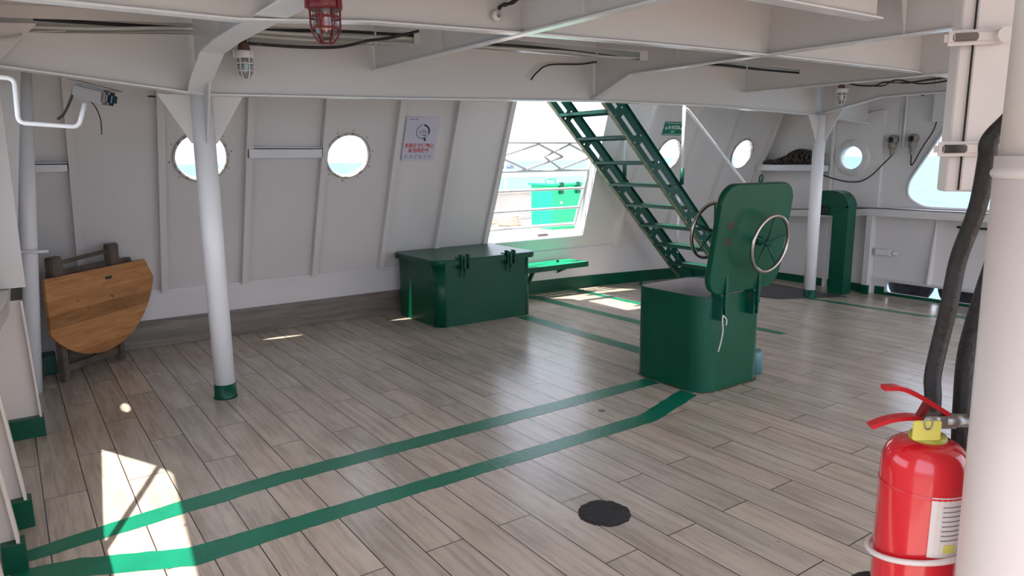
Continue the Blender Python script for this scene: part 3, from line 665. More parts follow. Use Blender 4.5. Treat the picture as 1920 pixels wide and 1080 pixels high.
# ------------------------------------------------------------ security camera on its bent pipe
t = thing('security_camera', (-4.0, 0.34, 1.9), 'grey bullet security camera on a bent white pipe under the girder', 'camera')
bm = B(); tube(bm, round_path([(-4.0, -0.187, 1.985), (-4.0, 0.10, 1.975), (-4.0, 0.095, 1.78), (-4.0, 0.33, 1.765), (-4.0, 0.365, 1.875)], .03), .010, 12); obj('pipe_bracket', bm, POSTW, t, 'bent white pipe')
ca = Vector((-4.0, 0.335, 1.935)); cb = Vector((-3.90, 0.455, 1.895)); d = (cb-ca).normalized()
bm = B(); bar(bm, ca, cb, .075, .07, bev=.012); obj('housing', bm, CAMG, t)
bm = B(); bar(bm, ca + Vector((0, 0, .043)) - d*.01, cb + Vector((0, 0, .043)) + d*.045, .092, .008, bev=.003); obj('sunshield', bm, CAMG, t)
bm = B(); bar(bm, cb - d*.005, cb + d*.03, .066, .062, bev=.014); obj('lens_window', bm, CAMD, t, 'dark blue glossy lens window')
bm = B(); tube(bm, [ca + Vector((0, -.01, 0)), (-4.02, .31, 1.89), (-4.03, .28, 1.83), (-4.04, .25, 1.80)], .006, 8, smooth_path=5); obj('lead', bm, BLACK, t, 'black lead')
bm = B(); tube(bm, [(-4.0, .375, 1.90), (-3.98, .405, 1.86), (-3.97, .42, 1.80), (-3.97, .418, 1.73)], .003, 6, smooth_path=5); obj('loose_wire', bm, BLACK, t, 'thin dangling wire')

# ------------------------------------------------------------ left corner pipe with clamp, valve fitting
t = thing('drain_pipe', (-5.90, 0.043, 0), 'tall white vertical pipe at the left edge beside the folded table', 'pipe')
bm = B(); cyl(bm, (-5.90, 0.030, 0.0), (-5.90, 0.205, 2.25), .050, 20); obj('pipe', bm, POSTW, t)
bm = B(); tube(bm, [(-5.835, 0.04, 1.01), (-5.835, .17, 1.00), (-5.85, .215, 1.0)], .012, 8); obj('clamp', bm, POSTW, t)
t = thing('valve_fitting', (-3.2, -0.04, 1.7), 'weathered pale valve fitting with a blue tag at the left edge', 'fitting')
bm = B(); lathe(bm, [(.02, -.05), (.045, -.045), (.05, 0), (.04, .03), (.02, .04)], (-3.2, -.045, 1.735), (0, 0, 1), 18)
lathe(bm, [(.022, -.16), (.028, -.12), (.022, -.06)], (-3.2, -.05, 1.735), (0, 0, 1), 14); obj('valve_body', bm, OLDSOCK, t)
bm = B(); box(bm, -3.19, -3.17, -.045, -.01, 1.655, 1.685); obj('blue_tag', bm, paint('blue_tag', (0.02, 0.05, 0.2)), t, 'dark blue tag')
bm = B(); tube(bm, [(-3.97, -0.215, 2.08), (-3.05, -0.215, .92)], .017, 10); struct('trim_31', bm, OUTW)
bm = B(); box(bm, -0.55, 16, -4.0, -0.62, -.12, -.02); box(bm, -7.0, -0.55, -1.6, -.62, -.12, -.02); struct('bounce_deck_side', bm, DECKBOUNCE)  # unseen deck added to bounce warm light up to the ceiling
bm = B(); box(bm, -7.0, 16, -4.1, -4.0, -.12, 1.0) ; struct('added_bulwark_side', bm, OUTW)  # unseen bulwark added against cyan light from the open sea side
# ------------------------------------------------------------ folded round table leaning in the left corner
TD = Vector((-1, 1, 0)).normalized(); TN = Vector((1, 1, 0)).normalized()   # along the board, toward the camera side
TB = Vector((-6.06, 0.21, 0))
t = thing('folding_table', TB, 'folded round wooden table with a half disc pine top standing in the left corner', 'table')
TC = TB + TD*0.400 + TN*0.03 + Vector((0, 0, 0.79))      # centre of the straight upper edge
def disc_outline(r_, clip=-.51):
    a0 = math.acos(clip/r_); out = [(clip, 0.0)]
    return out + [(r_*math.cos(a), -r_*math.sin(a)) for a in [a0*(1-k/26) for k in range(26)]] + [(r_, 0.0)]
def tpl(bm, outl, off, th, dz=0): return plate(bm, outl, [], TC + TN*off + Vector((0, 0, dz)), TD, (0, 0, 1), -th)
bm = B(); tpl(bm, disc_outline(0.655), 0.03, .022); obj('tabletop_leaf', bm, TABLEW, t, 'front half disc leaf of orange pine')
bm = B(); tpl(bm, disc_outline(0.64, -.40), -0.04, .022, .03); obj('tabletop_leaf', bm, DWOOD, t, 'dark rear leaf')
for a, top in ((0.03, 0.93), (0.62, 0.96)):
    p = TB + TD*a - TN*0.0
    bm = B(); bar(bm, p + TN*.0, p + Vector((0, 0, .62)), .055, .05, TN, .004); obj('leg', bm, DWOOD, t)
    bm = B(); bar(bm, p + Vector((0, 0, .60)) + TD*.02, p + TD*.02 + Vector((0, 0, top)), .11, .06, TN, .010); obj('bearing_block', bm, DWOOD, t, 'rounded grey wooden bearing block')
    q = p - TN*.22
    bm = B(); bar(bm, q, q + Vector((0, 0, .62)), .05, .045, TN, .004); obj('leg', bm, DWOOD, t)
bm = B(); bar(bm, TB + TD*.06 + Vector((0, 0, .875)), TB + TD*.60 + Vector((0, 0, .905)), .02, .028); obj('rail', bm, DWOOD, t)
bm = B(); bar(bm, TB + TD*.05 + Vector((0, 0, .09)), TB + TD*.60 + Vector((0, 0, .09)), .02, .05); obj('stretcher', bm, DWOOD, t)
bm = B(); bar(bm, TC + TN*.031 + TD*.07 + Vector((0, 0, -.085)), TC + TN*.031 + TD*.14 + Vector((0, 0, -.085)), .004, .022); obj('hinge', bm, CHROME, t)
t = tag(obj('green_block', box(B(), -6.55, -6.35, 0.02, 0.2, 0, .14, .01), GREEN), 'low green block on the floor behind the folded table', 'block')

# ------------------------------------------------------------ wall shelves on the raked wall
def shelf(y0, y1, z0, z1, dep, label, rake=True):
    t = thing('wall_shelf', FW(y0, z0), label, 'shelf')
    xo = wx((z0+z1)/2)
    bm = B(); box(bm, xo-.06, xo+dep, y0, y1, z1-.014, z1-.006); box(bm, xo+dep-.008, xo+dep, y0, y1, z0, z1); obj('tray', bm, OUTW, t)
    for y in (y0, y1-.006):
        bm = B(); box(bm, xo-.06, xo+dep, y, y+.006, z0, z1); obj('end_plate', bm, WHITE, t)
shelf(1.725, 2.375, 1.625, 1.712, .085, 'white ledge shelf on the front wall between the two left portholes')
shelf(0.05, 0.42, 1.535, 1.60, .12, 'short white corner shelf above the folded table')
t = thing('wall_shelf', (-6.4, YR-.2, 1.4), 'white shelf holding the brown rope bundle left of the right post', 'shelf')
bm = B(); box(bm, -6.40, -5.38, YR-.20, YR-.001, 1.475, 1.482); box(bm, -6.40, -5.38, YR-.205, YR-.195, 1.405, 1.485); obj('tray', bm, OUTW, t)
bm = B(); box(bm, -5.39, -5.38, YR-.195, YR-.001, 1.40, 1.48); obj('end_plate', bm, OUTW, t)
# rope bundle
bm = B(); random.seed(3)
for k in range(26):
    x0 = -6.25 + k*.03; h = .05 + .13*min(1, max(0, (k-3)/12)) * (1 if k < 20 else .85)
    pts = [(x0+random.uniform(-.03, .03)+math.cos(a)*.03, YR-.10+math.cos(a)*.075, 1.484+h*.5+math.sin(a)*h*.47+.014) for a in [2*PI*i/10 for i in range(10)]]
    tube(bm, pts, .012, 6, closed=True, smooth_path=2)
for k in range(5):
    tube(bm, [(-6.2+random.uniform(0, .3), YR-.12, 1.50), (-5.95, YR-.06-random.uniform(0, .05), 1.56+.02*k), (-5.75, YR-.10, 1.60+.02*k), (-5.50, YR-.12+random.uniform(-.03, .03), 1.53+.02*k)], .02, 8, smooth_path=4)
tag(obj('rope_bundle', bm, BUNDLE), 'dark brown tangled rope bundle lying on the white shelf by the right post', 'rope')

# ------------------------------------------------------------ poster and exit sign
def pfr(y, z): return RO + RU*y + RV*rs(z)
t = thing('poster', pfr(3.37, 1.8) + RN*.012, 'pale poster with a round emblem and red writing between portholes and doorway', 'poster')
pw_, ph_ = .36, .44; pc = pfr(3.375, 1.80) + RN*.014
bm = B(); plate(bm, rrect(-pw_/2, pw_/2, -ph_/2, ph_/2, .004, 2), [], pc - RN*.001, RU, RV, .002); obj('sheet', bm, PAPER, t)
pn = pc + RN*.0012
bm = B()
def arc(bm, cx, cy, r0, r1, a0, a1, n=24, base=None, off=0):
    o = base + RN*off
    for k in range(n):
        a, b_ = math.radians(a0+(a1-a0)*k/n), math.radians(a0+(a1-a0)*(k+1)/n)
        P = [o + RU*(cx+math.cos(q)*r) + RV*(cy+math.sin(q)*r) for q, r in ((a, r0), (b_, r0), (b_, r1), (a, r1))]
        vv = [bm.verts.new(p) for p in P] + [bm.verts.new(p + RN*.0006) for p in P]
        for f in ((0, 1, 2, 3), (4, 5, 6, 7), (0, 1, 5, 4), (3, 2, 6, 7)): bm.faces.new([vv[i] for i in f])
ec = (.012, .075)
arc(bm, ec[0], ec[1], .058, .075, -15, 88, base=pn)
for p0, p1 in (((.022, -.02), (.036, -.052)),):
    bar(bm, pn + RU*(ec[0]+.018) + RV*(ec[1]-.058), pn + RU*(ec[0]+.040) + RV*(ec[1]-.092), .018, .001, RN)
bar(bm, pn + RU*(ec[0]+.005) + RV*(ec[1]-.040), pn + RU*(ec[0]+.045) + RV*(ec[1]-.030), .008, .001, RN)
obj('emblem', bm, NAVY, t)
bm = B(); arc(bm, ec[0], ec[1], .066, .073, 100, 210, base=pn); 
for k in range(16): arc(bm, ec[0], ec[1], .060, .075, 205+k*6.5, 208.5+k*6.5, 2, base=pn)
for k in range(8): arc(bm, ec[0], ec[1], .066, .074, -60+k*6, -57+k*6, 2, base=pn)
for (a, b_, c_, d_) in ((-.045, -.002, .0, .018), (.0, .018, .045, -.005), (-.03, .0, .02, .006), (.02, .006, .04, -.012), (-.04, -.008, .03, -.012), (.0, .03, .03, .018), (-.03, -.03, .01, -.026)):
    bar(bm, pn + RU*(ec[0]+a) + RV*(ec[1]+b_), pn + RU*(ec[0]+c_) + RV*(ec[1]+d_), .004, .001, RN)
obj('emblem_ring', bm, GREYI, t)
text('东极岛快递物流', .046, pn + RV*(-.068) - RU*.004, RU, RV, REDI, t, 'headline', bold=.0012)
text('客船存放处', .046, pn + RV*(-.118) - RU*.004, RU, RV, REDI, t, 'headline', bold=.0012)
text('LOGISTICS PARCEL', .012, pn + RV*(.196) - RU*.155, RU, RV, GREYI, t, 'small_print', align='LEFT', bold=.0004)
bm = B(); random.seed(5)
for j, v in enumerate((-.168, -.186)):
    for k in range(6):
        a = -.15 + k*.052 + random.uniform(-.003, .003); w_ = random.uniform(.022, .038)
        bar(bm, pn + RU*a + RV*v, pn + RU*(a+w_) + RV*v, .006, .001, RN)
obj('small_print', bm, GREYI, t)
t = thing('exit_sign', pfr(6.89, 1.95) + RN*.012, 'small green exit sign with white arrows above the porthole behind the stairs', 'sign')
sc_ = pfr(6.885, 1.955) + RN*.012
bm = B(); plate(bm, rrect(-.17, .17, -.085, .085, .006, 2), [], sc_, RU, RV, .003); obj('panel', bm, SIGNG, t)
sn = sc_ + RN*.0035
bm = B(); bar(bm, sn - RU*.16 + RV*.07, sn + RU*.16 + RV*.07, .006, .001, RN); bar(bm, sn - RU*.16 - RV*.07, sn + RU*.16 - RV*.07, .006, .001, RN)
for s_ in (-1, 1):
    bar(bm, sn + RU*s_*.105 + RV*.005, sn + RU*s_*.15 + RV*.005, .009, .001, RN)
    bar(bm, sn + RU*s_*.152 + RV*.005, sn + RU*s_*.128 + RV*.026, .009, .001, RN); bar(bm, sn + RU*s_*.152 + RV*.005, sn + RU*s_*.128 - RV*.016, .009, .001, RN)
obj('arrows', bm, SIGNW, t)
text('安全通道', .052, sn + RV*.016, RU, RV, SIGNW, t, 'lettering', bold=.0012); text('EXIT', .034, sn - RV*.040, RU, RV, SIGNW, t, 'lettering', bold=.0006)

# ------------------------------------------------------------ large green chest
def loft(bm, loops, P):
    """loops: list of (2D outline, height); P maps (a, b, h) to a point"""
    rows = [[bm.verts.new(P(a, b_, h)) for a, b_ in lp] for lp, h in loops]
    n = len(rows[0])
    for r0, r1 in zip(rows[:-1], rows[1:]):
        for k in range(n):
            f = bm.faces.new([r0[k], r0[(k+1) % n], r1[(k+1) % n], r1[k]]); f.smooth = math.dist(r0[k].co, r0[(k+1) % n].co) < .06
    bm.faces.new(rows[0][::-1]); bm.faces.new(rows[-1])
    return bm
def rounded_box(bm, x0, x1, y0, y1, z0, z1, r, top_bev=0.0, n=8):
    o = lambda i: rrect(x0+i, x1-i, y0+i, y1-i, r-i, n)
    L_ = [(o(0), z0), (o(0), z1-top_bev)]
    if top_bev: L_ += [(o(top_bev*.3), z1-top_bev*.3), (o(top_bev), z1)]
    return loft(bm, L_, lambda a, b_, h: (a, b_, h))
t = thing('storage_chest', (-6.25, 3.8, 0), 'large green steel chest with a closed lid in front of the doorway', 'chest')
bm = B(); rounded_box(bm, -6.70, -5.84, 3.27, 4.39, fz(4)-.005, .615, .09); obj('body', bm, GREEN, t)
bm = B(); rounded_box(bm, -6.725, -5.80, 3.23, 4.44, .605, .660, .11, .012); obj('lid', bm, GREEN, t)
for y in (3.55, 4.09):
    bm = B(); box(bm, -5.835, -5.775, y-.045, y-.035, .56, .70); box(bm, -5.835, -5.775, y+.035, y+.045, .56, .70); box(bm, -5.90, -5.79, y-.045, y+.045, .658, .668)
    box(bm, -5.80, -5.782, y-.012, y+.012, .48, .69); cyl(bm, (-5.79, y-.055, .675), (-5.79, y+.055, .675), .012, 12); cyl(bm, (-5.80, y, .545), (-5.76, y, .545), .016, 12)
    obj('clasp', bm, GREEND, t)

# ------------------------------------------------------------ bench under the doorway
t = thing('bench', (-6.6, 5.1, 0), 'narrow green bench on the wall below the open gate', 'bench')
bm = B()
for k in range(3): box(bm, -6.76+k*.115, -6.76+k*.115+.108, 4.45, 5.66, .350, .375, .003)
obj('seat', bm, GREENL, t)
bm = B(); box(bm, -6.415, -6.405, 4.45, 5.67, .315, .375); box(bm, -6.76, -6.41, 5.66, 5.67, .315, .372); obj('apron', bm, GREEN, t)
bm = B(); bar(bm, (-6.44, 4.86, .32), (-6.62, 4.82, -.01), .03, .04); obj('leg', bm, GREEND, t)
bm = tri((-6.79, 5.50, .34), (-6.45, 5.50, .34), (-6.79, 5.50, .20), (0, 1, 0)); obj('bracket', bm, GREEN, t)
bm = B(); cyl(bm, (-6.6, 5.35, .375), (-6.6, 5.35, .395), .016, 12); obj('bolt', bm, BLACK, t)

# ------------------------------------------------------------ white gate in the doorway
GO = -0.115
t = thing('gate', pw(5.0, .76, GO), 'white pipe railing gate with diamond lattice across the open doorway', 'gate')
def gp(y, z): return pw(y, z, GO)
bm = B(); tube(bm, round_path([gp(5.78, 1.74), gp(5.79, .80), gp(5.79, .755), gp(4.43, .755)], .05), .019, 12); obj('frame', bm, OUTW, t)
bm = B(); tube(bm, [gp(4.43, 1.735), gp(5.78, 1.735)], .015, 10); tube(bm, [gp(4.43, 1.735), gp(4.43, .755)], .017, 10); obj('frame', bm, OUTW, t)
for z in (1.42, 1.20, .965):
    bm = B(); tube(bm, [gp(4.43, z), gp(5.78, z)], .016, 10); obj('rail', bm, OUTW, t)
bm = B()
zt, zb_ = 1.715, 1.435; zm = (zt+zb_)/2
for (l, tp, r_, bt) in ((4.44, 4.93, 5.33, 4.84), (5.05, 5.38, 5.78, 5.34)):
    for a, b_ in (((l, zm), (tp, zt)), ((tp, zt), (r_, zm)), ((r_, zm), (bt, zb_)), ((bt, zb_), (l, zm))): bar(bm, gp(*a), gp(*b_), .024, .022)
obj('lattice', bm, OUTW, t)
bm = B(); box(bm, -6.84, -6.80, 5.22, 5.36, .665, .70); obj('hinge', bm, OLDSOCK, t)

# ------------------------------------------------------------ stairs
SXL, SXR = -6.25, -5.45
t = thing('stairs', (-5.92, 6.9, fz(6.9)), 'steep dark green steel ship stairs with open treads climbing left', 'stairs')
top = (4.81, 2.33); foot = (7.19, -0.03)
sd = Vector((0, foot[0]-top[0], foot[1]-top[1])); sl = sd.length; sd = sd/sl; sn_ = Vector((0, sd.z, -sd.y)) ; sn_ = -sn_ if sn_.z < 0 else sn_
def stringer(x, w):
    # channel web with slots and round holes; lies in the plane x=const, width w across the slope
    bm = B(); hs = []
    n = 8
    for k in range(n):
        s0 = .10 + k*(sl-.2)/n; L_ = (sl-.2)/n
        hs.append(roundpoly([(s0+.04, w*.36), (s0+L_-.07, w*.36), (s0+L_-.07, w*.56), (s0+.04, w*.56)], .006, 2))
        hs.append(circ(s0+L_-.02, w*.72, .011, 12)); hs.append(circ(s0+L_-.03, w*.20, .011, 12))
    cut = .0
    plate(bm, [(-.15, 0), (sl+.02, 0), (sl+.13, w), (-.15, w)], hs, (x-.003, top[0], top[1]), sd, sn_, .006)
    return bm
def stp(x, s_, n_v): return Vector((x, top[0], top[1])) + sd*s_ + sn_*n_v
WS = .215
for x, e in ((SXL, 1), (SXR, -1)):
    bm = stringer(x, WS); st = obj('stringer', bm, GREEND, t)
    bm = B(); bar(bm, stp(x, -.15, -.004), stp(x, sl+.02, -.004), .05, .008, sn_)
    obj('lower_flange', bm, STAIRRUST, st, 'worn rusty edge')
    bm = B(); bar(bm, stp(x, -.15, WS), stp(x, sl+.1, WS), .05, .008, sn_); obj('upper_flange', bm, GREEND, st)
def clampz(z):   # y of the stair centre line at height z
    return top[0] + (top[1]-z)*(sd.y/-sd.z)
for z in (2.085, 1.83, 1.565, 1.31, 1.06, .805, .545, .28):
    y = clampz(z) + .10
    bm = B(); box(bm, SXL+.004, SXR-.004, y-.10, y+.12, z-.005, z); box(bm, SXL+.004, SXR-.004, y+.113, y+.12, z-.045, z); box(bm, SXL+.004, SXR-.004, y-.10, y-.094, z-.035, z); obj('tread', bm, GREEND, t)
bm = B(); box(bm, SXL-.03, SXR+.03, 6.9, 7.3, fz(7)-.005, fz(7)+.02); obj('foot_plate', bm, GREEND, t)
def rail_post(x, y, z0, z1):
    bm = B(); cyl(bm, (x, y, z0+.1), (x, y, z1), .017, 14); o = obj('handrail_post', bm, POSTW, t, 'white pipe post')
    bm = B(); cyl(bm, (x, y, z0-.06), (x, y, z0+.12), .023, 14); obj('socket', bm, GREEND, o, 'green socket')
rail_post(SXR+.03, 6.16, 1.36, 2.13); rail_post(SXL, 6.09, 1.40, 2.30); rail_post(SXL, 7.06, .26, 1.2)
bm = B(); tube(bm, round_path([(SXR+.03, 6.15, 2.13), (SXR+.03, 6.22, 2.11), (SXR+.03, 7.30, 1.27), (SXR+.03, 7.5, 1.10)], .04), .017, 12); obj('handrail', bm, POSTW, t, 'white sloping handrail')

# ------------------------------------------------------------ deck hatch with open lid
HX0, HX1, HY0, HY1, HZ = -3.71, -3.05, 3.73, 4.40, .675
t = thing('deck_hatch', (-3.37, 4.02, 0), 'square green deck hatch with its lid open and hand wheels', 'hatch')
outl = rrect(HX0, HX1, HY0, HY1, .13, 9); inn = rrect(HX0+.012, HX1-.012, HY0+.012, HY1-.012, .118, 9)
bm = B(); plate(bm, outl, [inn], (0, 0, -.002), (1, 0, 0), (0, 1, 0), HZ+.002)
for f in bm.faces: f.smooth = False
obj('coaming', bm, GREEN, t)
bm = B(); inn2 = rrect(HX0+.014, HX1-.014, HY0+.014, HY1-.014, .116, 9); inn3 = rrect(HX0+.018, HX1-.018, HY0+.018, HY1-.018, .112, 9)
plate(bm, inn2, [inn3], (0, 0, .02), (1, 0, 0), (0, 1, 0), HZ-.022); obj('inner_lining', bm, paint('hatch_inside_paint', (0.62, 0.58, 0.58), 0.3, .05), t, 'pale inside of the coaming')
bm = B(); plate(bm, inn2, [], (0, 0, .004), (1, 0, 0), (0, 1, 0), .01); obj('hatch_bottom', bm, MATD, t)
# lid: outer face looks aft (+X); slight tilt
bm = B(); plate(bm, rrect(HX0-.016, HX1+.016, HY0-.016, HY1+.016, .145, 9), [rrect(HX0+.001, HX1-.001, HY0+.001, HY1-.001, .129, 9)], (0, 0, .0003), (1, 0, 0), (0, 1, 0), .0015)
obj('rust_line', bm, paint('rust_floor_line', (0.16, 0.08, 0.045), .7, .4, 20, dirt=(0.35, 0.30, 0.25), dscale=14, damt=1.0, thr=0.5), t, 'rusty line at the foot of the coaming')
LC = Vector((-2.985, 4.05, .700)); lt = math.radians(8.5)
lu = Vector((0, 1, 0)); lv = Vector((math.sin(lt), 0, math.cos(lt))).normalized(); ln = lu.cross(lv)   # ln points +X
def lp(a, b_, c_): return LC + lu*a + lv*b_ + ln*c_
bm = B(); loft(bm, [(rrect(-.375+i, .375-i, .0+i, .735-i, .13-i, 8), h) for i, h in ((.006, -.05), (0, -.044), (0, -.006), (.006, 0))], lp)
lid = obj('lid', bm, GREEN, t)
bm = B(); tube(bm, [lp(0+math.cos(a)*.018, .765+math.sin(a)*.022, -.02) for a in [2*PI*k/12 for k in range(12)]], .007, 8, closed=True); obj('eyelet', bm, GREEND, lid)
for a_, b_ in ((-.255, .47), (-.265, .36)):
    bm = B(); bar(bm, lp(a_-.03, b_, .0008), lp(a_+.03, b_, .0008), .05, .001, ln)
    obj('faded_marking', bm, paint('faded_dark_red', (0.045, 0.012, 0.012), .5, .6, 60, dirt=(0.002, .06, .035), dscale=60, damt=1.0, thr=.5), lid, 'faded dark red marking')
def handwheel(cx, cz_, off, r, sgn):
    bm = B(); tube(bm, [lp(cx+math.cos(a)*r, cz_+math.sin(a)*r, off) for a in [2*PI*k/40 for k in range(40)]], .0125, 12, closed=True); w = obj('handwheel', bm, CHROME, lid, 'worn steel hand wheel')
    bm = B()
    for k in range(5):
        a = 2*PI*k/5+.3; tube(bm, [lp(cx, cz_, off-sgn*.03), lp(cx+math.cos(a)*r, cz_+math.sin(a)*r, off)], .006, 8)
    obj('spokes', bm, GREEND, w)
    bm = B(); lathe(bm, [(.03, 0), (.03, .03), (.016, .04), (.014, abs(off)+.02)], lp(cx, cz_, 0 if sgn > 0 else -.05), ln*sgn, 16); obj('spindle', bm, GREEND, w)
handwheel(.055, .35, .10, .19, 1); handwheel(-.12, .37, -.26, .19, -1)
for y in (3.85, 4.20):
    bm = B(); box(bm, -3.072, -2.985, y-.028, y-.016, .52, .72); box(bm, -3.072, -2.985, y+.016, y+.028, .52, .72); box(bm, -3.02, -2.965, y-.012, y+.012, .60, .86)
    cyl(bm, (-2.995, y-.045, .69), (-2.995, y+.045, .69), .014, 12); cyl(bm, (-3.03, y-.02, .555), (-3.03, y+.02, .555), .035, 16)
    obj('hinge', bm, GREEND, t)
bm = B(); tube(bm, [(-2.975, 3.83, .56), (-2.965, 3.815, .52), (-2.97, 3.83, .45), (-2.98, 3.825, .37), (-2.985, 3.81, .31)], .005, 6, smooth_path=4); tube(bm, [(-2.975, 3.83, .56), (-2.96, 3.85, .53), (-2.965, 3.855, .49)], .005, 6, smooth_path=4); obj('cord', bm, CORD, t, 'short dirty white cord')
bm = B(); lathe(bm, [(.055, .0), (.055, .16), (.045, .18)], (-3.165, 4.475, fz(4.5)), (0, 0, 1), 20); tag(obj('plastic_tub', bm, paint('teal_plastic', (0.10, 0.22, 0.24), .4)), 'small teal tub half hidden behind the deck hatch', 'tub')

# ------------------------------------------------------------ floor patches
bm = B(); random.seed(11)
def blob(cx, cy, r, h, n=40, jit=.08):
    c0 = bm.verts.new((cx, cy, fz(cy)+h)); ring = []; ring2 = []
    for k in range(n):
        a = 2*PI*k/n; q = r*(1+random.uniform(-jit, jit)*.6); ring.append(bm.verts.new((cx+math.cos(a)*q, cy+math.sin(a)*q, fz(cy)+.001))); ring2.append(bm.verts.new((cx+math.cos(a)*q*.86, cy+math.sin(a)*q*.86, fz(cy)+h)))
    for k in range(n):
        j = (k+1) % n; bm.faces.new([ring[k], ring[j], ring2[j], ring2[k]]); bm.faces.new([ring2[k], ring2[j], c0])
blob(-2.23, 2.085, .122, .008)
tag(obj('tar_patch', bm, TAR), 'round black tar patch on the floor near the bottom edge', 'patch')
bm = B(); blob(-3.235, 2.99, .022, .003, 16); tag(obj('paint_spot', bm, paint('teal_spot', (0.08, 0.14, 0.15))), 'tiny dark teal spot on the floor between the stripes', 'spot')
bm = B(); plate(bm, [(-5.95, 7.25), (-4.98, 7.40), (-4.65, 8.35), (-5.85, 8.5)], [], (0, 0, -.125+.045), (1, 0, 0), (0, 1, 0), .006)
bm.verts.ensure_lookup_table()
for v in bm.verts: v.co.z = fz(v.co.y) + (.012 if v.co.z > -.077 else .004)
tag(obj('floor_mat', bm, MATD), 'dark sheet mat lying on the floor behind the hatch lid', 'mat')
bm = B(); lathe(bm, [(.03, 0), (.03, .01), (.012, .02), (.012, .045)], (-6.55, 6.72, fz(6.7)), (0, 0, 1), 14); tube(bm, [(-6.55+math.cos(a)*.0, 6.72+math.cos(a)*.028, fz(6.7)+.06+math.sin(a)*.028) for a in [2*PI*k/12 for k in range(12)]], .007, 6, closed=True); tag(obj('lashing_ring', bm, GREEND), 'small dark lashing ring on the floor at the foot of the wall', 'ring')

# ------------------------------------------------------------ green gooseneck ventilator
VX0, VX1, VY0, VY1 = -5.07, -4.80, 8.46, 8.68
z0 = fz(8.5)
t = thing('ventilator', (-4.93, 8.55, z0), 'tall green gooseneck ventilator trunk beside the right post', 'ventilator')
bm = B(); box(bm, -4.98, -4.78, 8.47, 8.66, z0, .97, .006); obj('trunk', bm, GREEN, t)
bm = B()
prof = [(-4.78, .90), (-4.78, 1.0)] + [(-4.98+.20*math.cos(a)+.0, .97+.20*math.sin(a)) for a in [math.radians(q) for q in range(0, 91, 15)]] + [(-5.12, 1.17), (-5.19, 1.14), (-5.20, .86), (-4.98, .86)]
plate(bm, prof[1:], [], (0, 8.665, 0), (1, 0, 0), (0, 0, 1), .20); obj('hood', bm, GREEN, t)
bm = B(); lathe(bm, [(.06, 0), (.06, .03), (.045, .03), (.045, .01)], (-5.09, 8.46, .93), (0, -1, 0), 20, cap=False); lathe(bm, [(.0001, .012), (.045, .012)], (-5.09, 8.46, .93), (0, -1, 0), 20, cap=False); obj('mouth', bm, BLACK, t, 'dark round opening')

# ------------------------------------------------------------ sockets, conduit and wires on the right wall
def socket(x, z, label):
    t = thing('wall_socket', (x, YR-.02, z), label, 'socket')
    bm = B(); lathe(bm, [(.055, 0), (.06, .03), (.055, .07), (.035, .085)], (x, YR-.001, z), (0, -1, 0), 20); obj('housing', bm, OLDSOCK, t)
    bm = B(); lathe(bm, [(.0001, .088), (.032, .086), (.03, .082)], (x, YR-.001, z), (0, -1, 0), 16, cap=False); obj('cap', bm, BLACK, t, 'black round cap')
    bm = B(); lathe(bm, [(.045, 0), (.05, -.05), (.03, -.09), (.022, -.15), (.014, -.17)], (x+.01, YR-.06, z-.03), (0, 0, 1), 16); obj('plug', bm, OLDSOCK, t)
socket(-4.58, 1.79, 'left weathered wall socket with a long wire on the right wall'); socket(-4.34, 1.795, 'right weathered wall socket near the big right window')
cable('conduit', [(-4.46, YR-.02, 2.5), (-4.46, YR-.02, 2.1), (-4.46, YR-.02, 1.70)], .016, WHITE, 'thicker white conduit running down between the two wall sockets', 'conduit', n=2)
cable('conduit', [(-4.51, YR-.015, 2.2), (-4.51, YR-.015, 1.75)], .009, WHITE, 'thinner white conduit left of the thick one above the sockets', 'conduit', n=2)
cable('wall_wire', [(-4.57, YR-.07, 1.59), (-4.66, YR-.08, 1.49), (-4.78, YR-.09, 1.36), (-4.92, YR-.09, 1.28), (-5.1, YR-.09, 1.27), (-5.3, YR-.10, 1.31), (-5.5, YR-.06, 1.36), (-5.62, YR-.02, 1.40)], .008, BLACK, 'long thin black wire sagging below the round right porthole')
cable('wall_wire', [(-4.33, YR-.07, 1.60), (-4.325, YR-.07, 1.50), (-4.30, YR-.07, 1.50), (-4.20, YR-.08, 1.70), (-4.10, YR-.08, 1.88), (-4.06, YR-.09, 2.03)], .008, BLACK, 'black wire looping from the right socket up to the box')
cable('wall_wire', [(-4.33, YR-.02, 2.42), (-4.30, YR-.03, 2.31), (-4.26, YR-.03, 2.31), (-4.22, YR-.02, 2.42)], .008, BLACK, 'small loop of black wire high on the right wall')
t = tag(obj('junction_box', box(B(), -4.12, -3.96, YR-.10, YR-.002, 1.98, 2.30, .01), WHITE), 'white junction box high on the right wall beside the window', 'box')
t = thing('wall_valve', (-4.62, YR-.04, .42), 'small white bolt fitting low on the right wall', 'fitting')
bm = B(); box(bm, -4.66, -4.47, YR-.10, YR-.03, .365, .435, .006); obj('body', bm, OUTW, t)
bm = B(); cyl(bm, (-4.47, YR-.065, .40), (-4.40, YR-.065, .40), .025, 14); obj('knob', bm, WHITE, t)
bm = B(); tube(bm, [(-3.72, YR-.12, .78), (-3.60, YR-.12, .78), (-3.30, YR-.12, .78)], .014, 8); tag(obj('grab_bar', bm, BLACK), 'short black bar under the ledge of the right window', 'bar')
def tyre(x, label):
    bm = B(); c = Vector((x, YR+.22, .02)); tube(bm, [c + Vector((math.cos(a)*.15, 0, math.sin(a)*.15)) for a in [2*PI*k/28 for k in range(28)]], .13, 12, closed=True); tag(obj('tyre_fender', bm, TYRE), label, 'tyre', 'tyre fenders outside the freeing port')
tyre(-4.33, 'left black tyre seen through the low slot in the right wall'); tyre(-3.72, 'right black tyre seen through the low slot in the right wall')

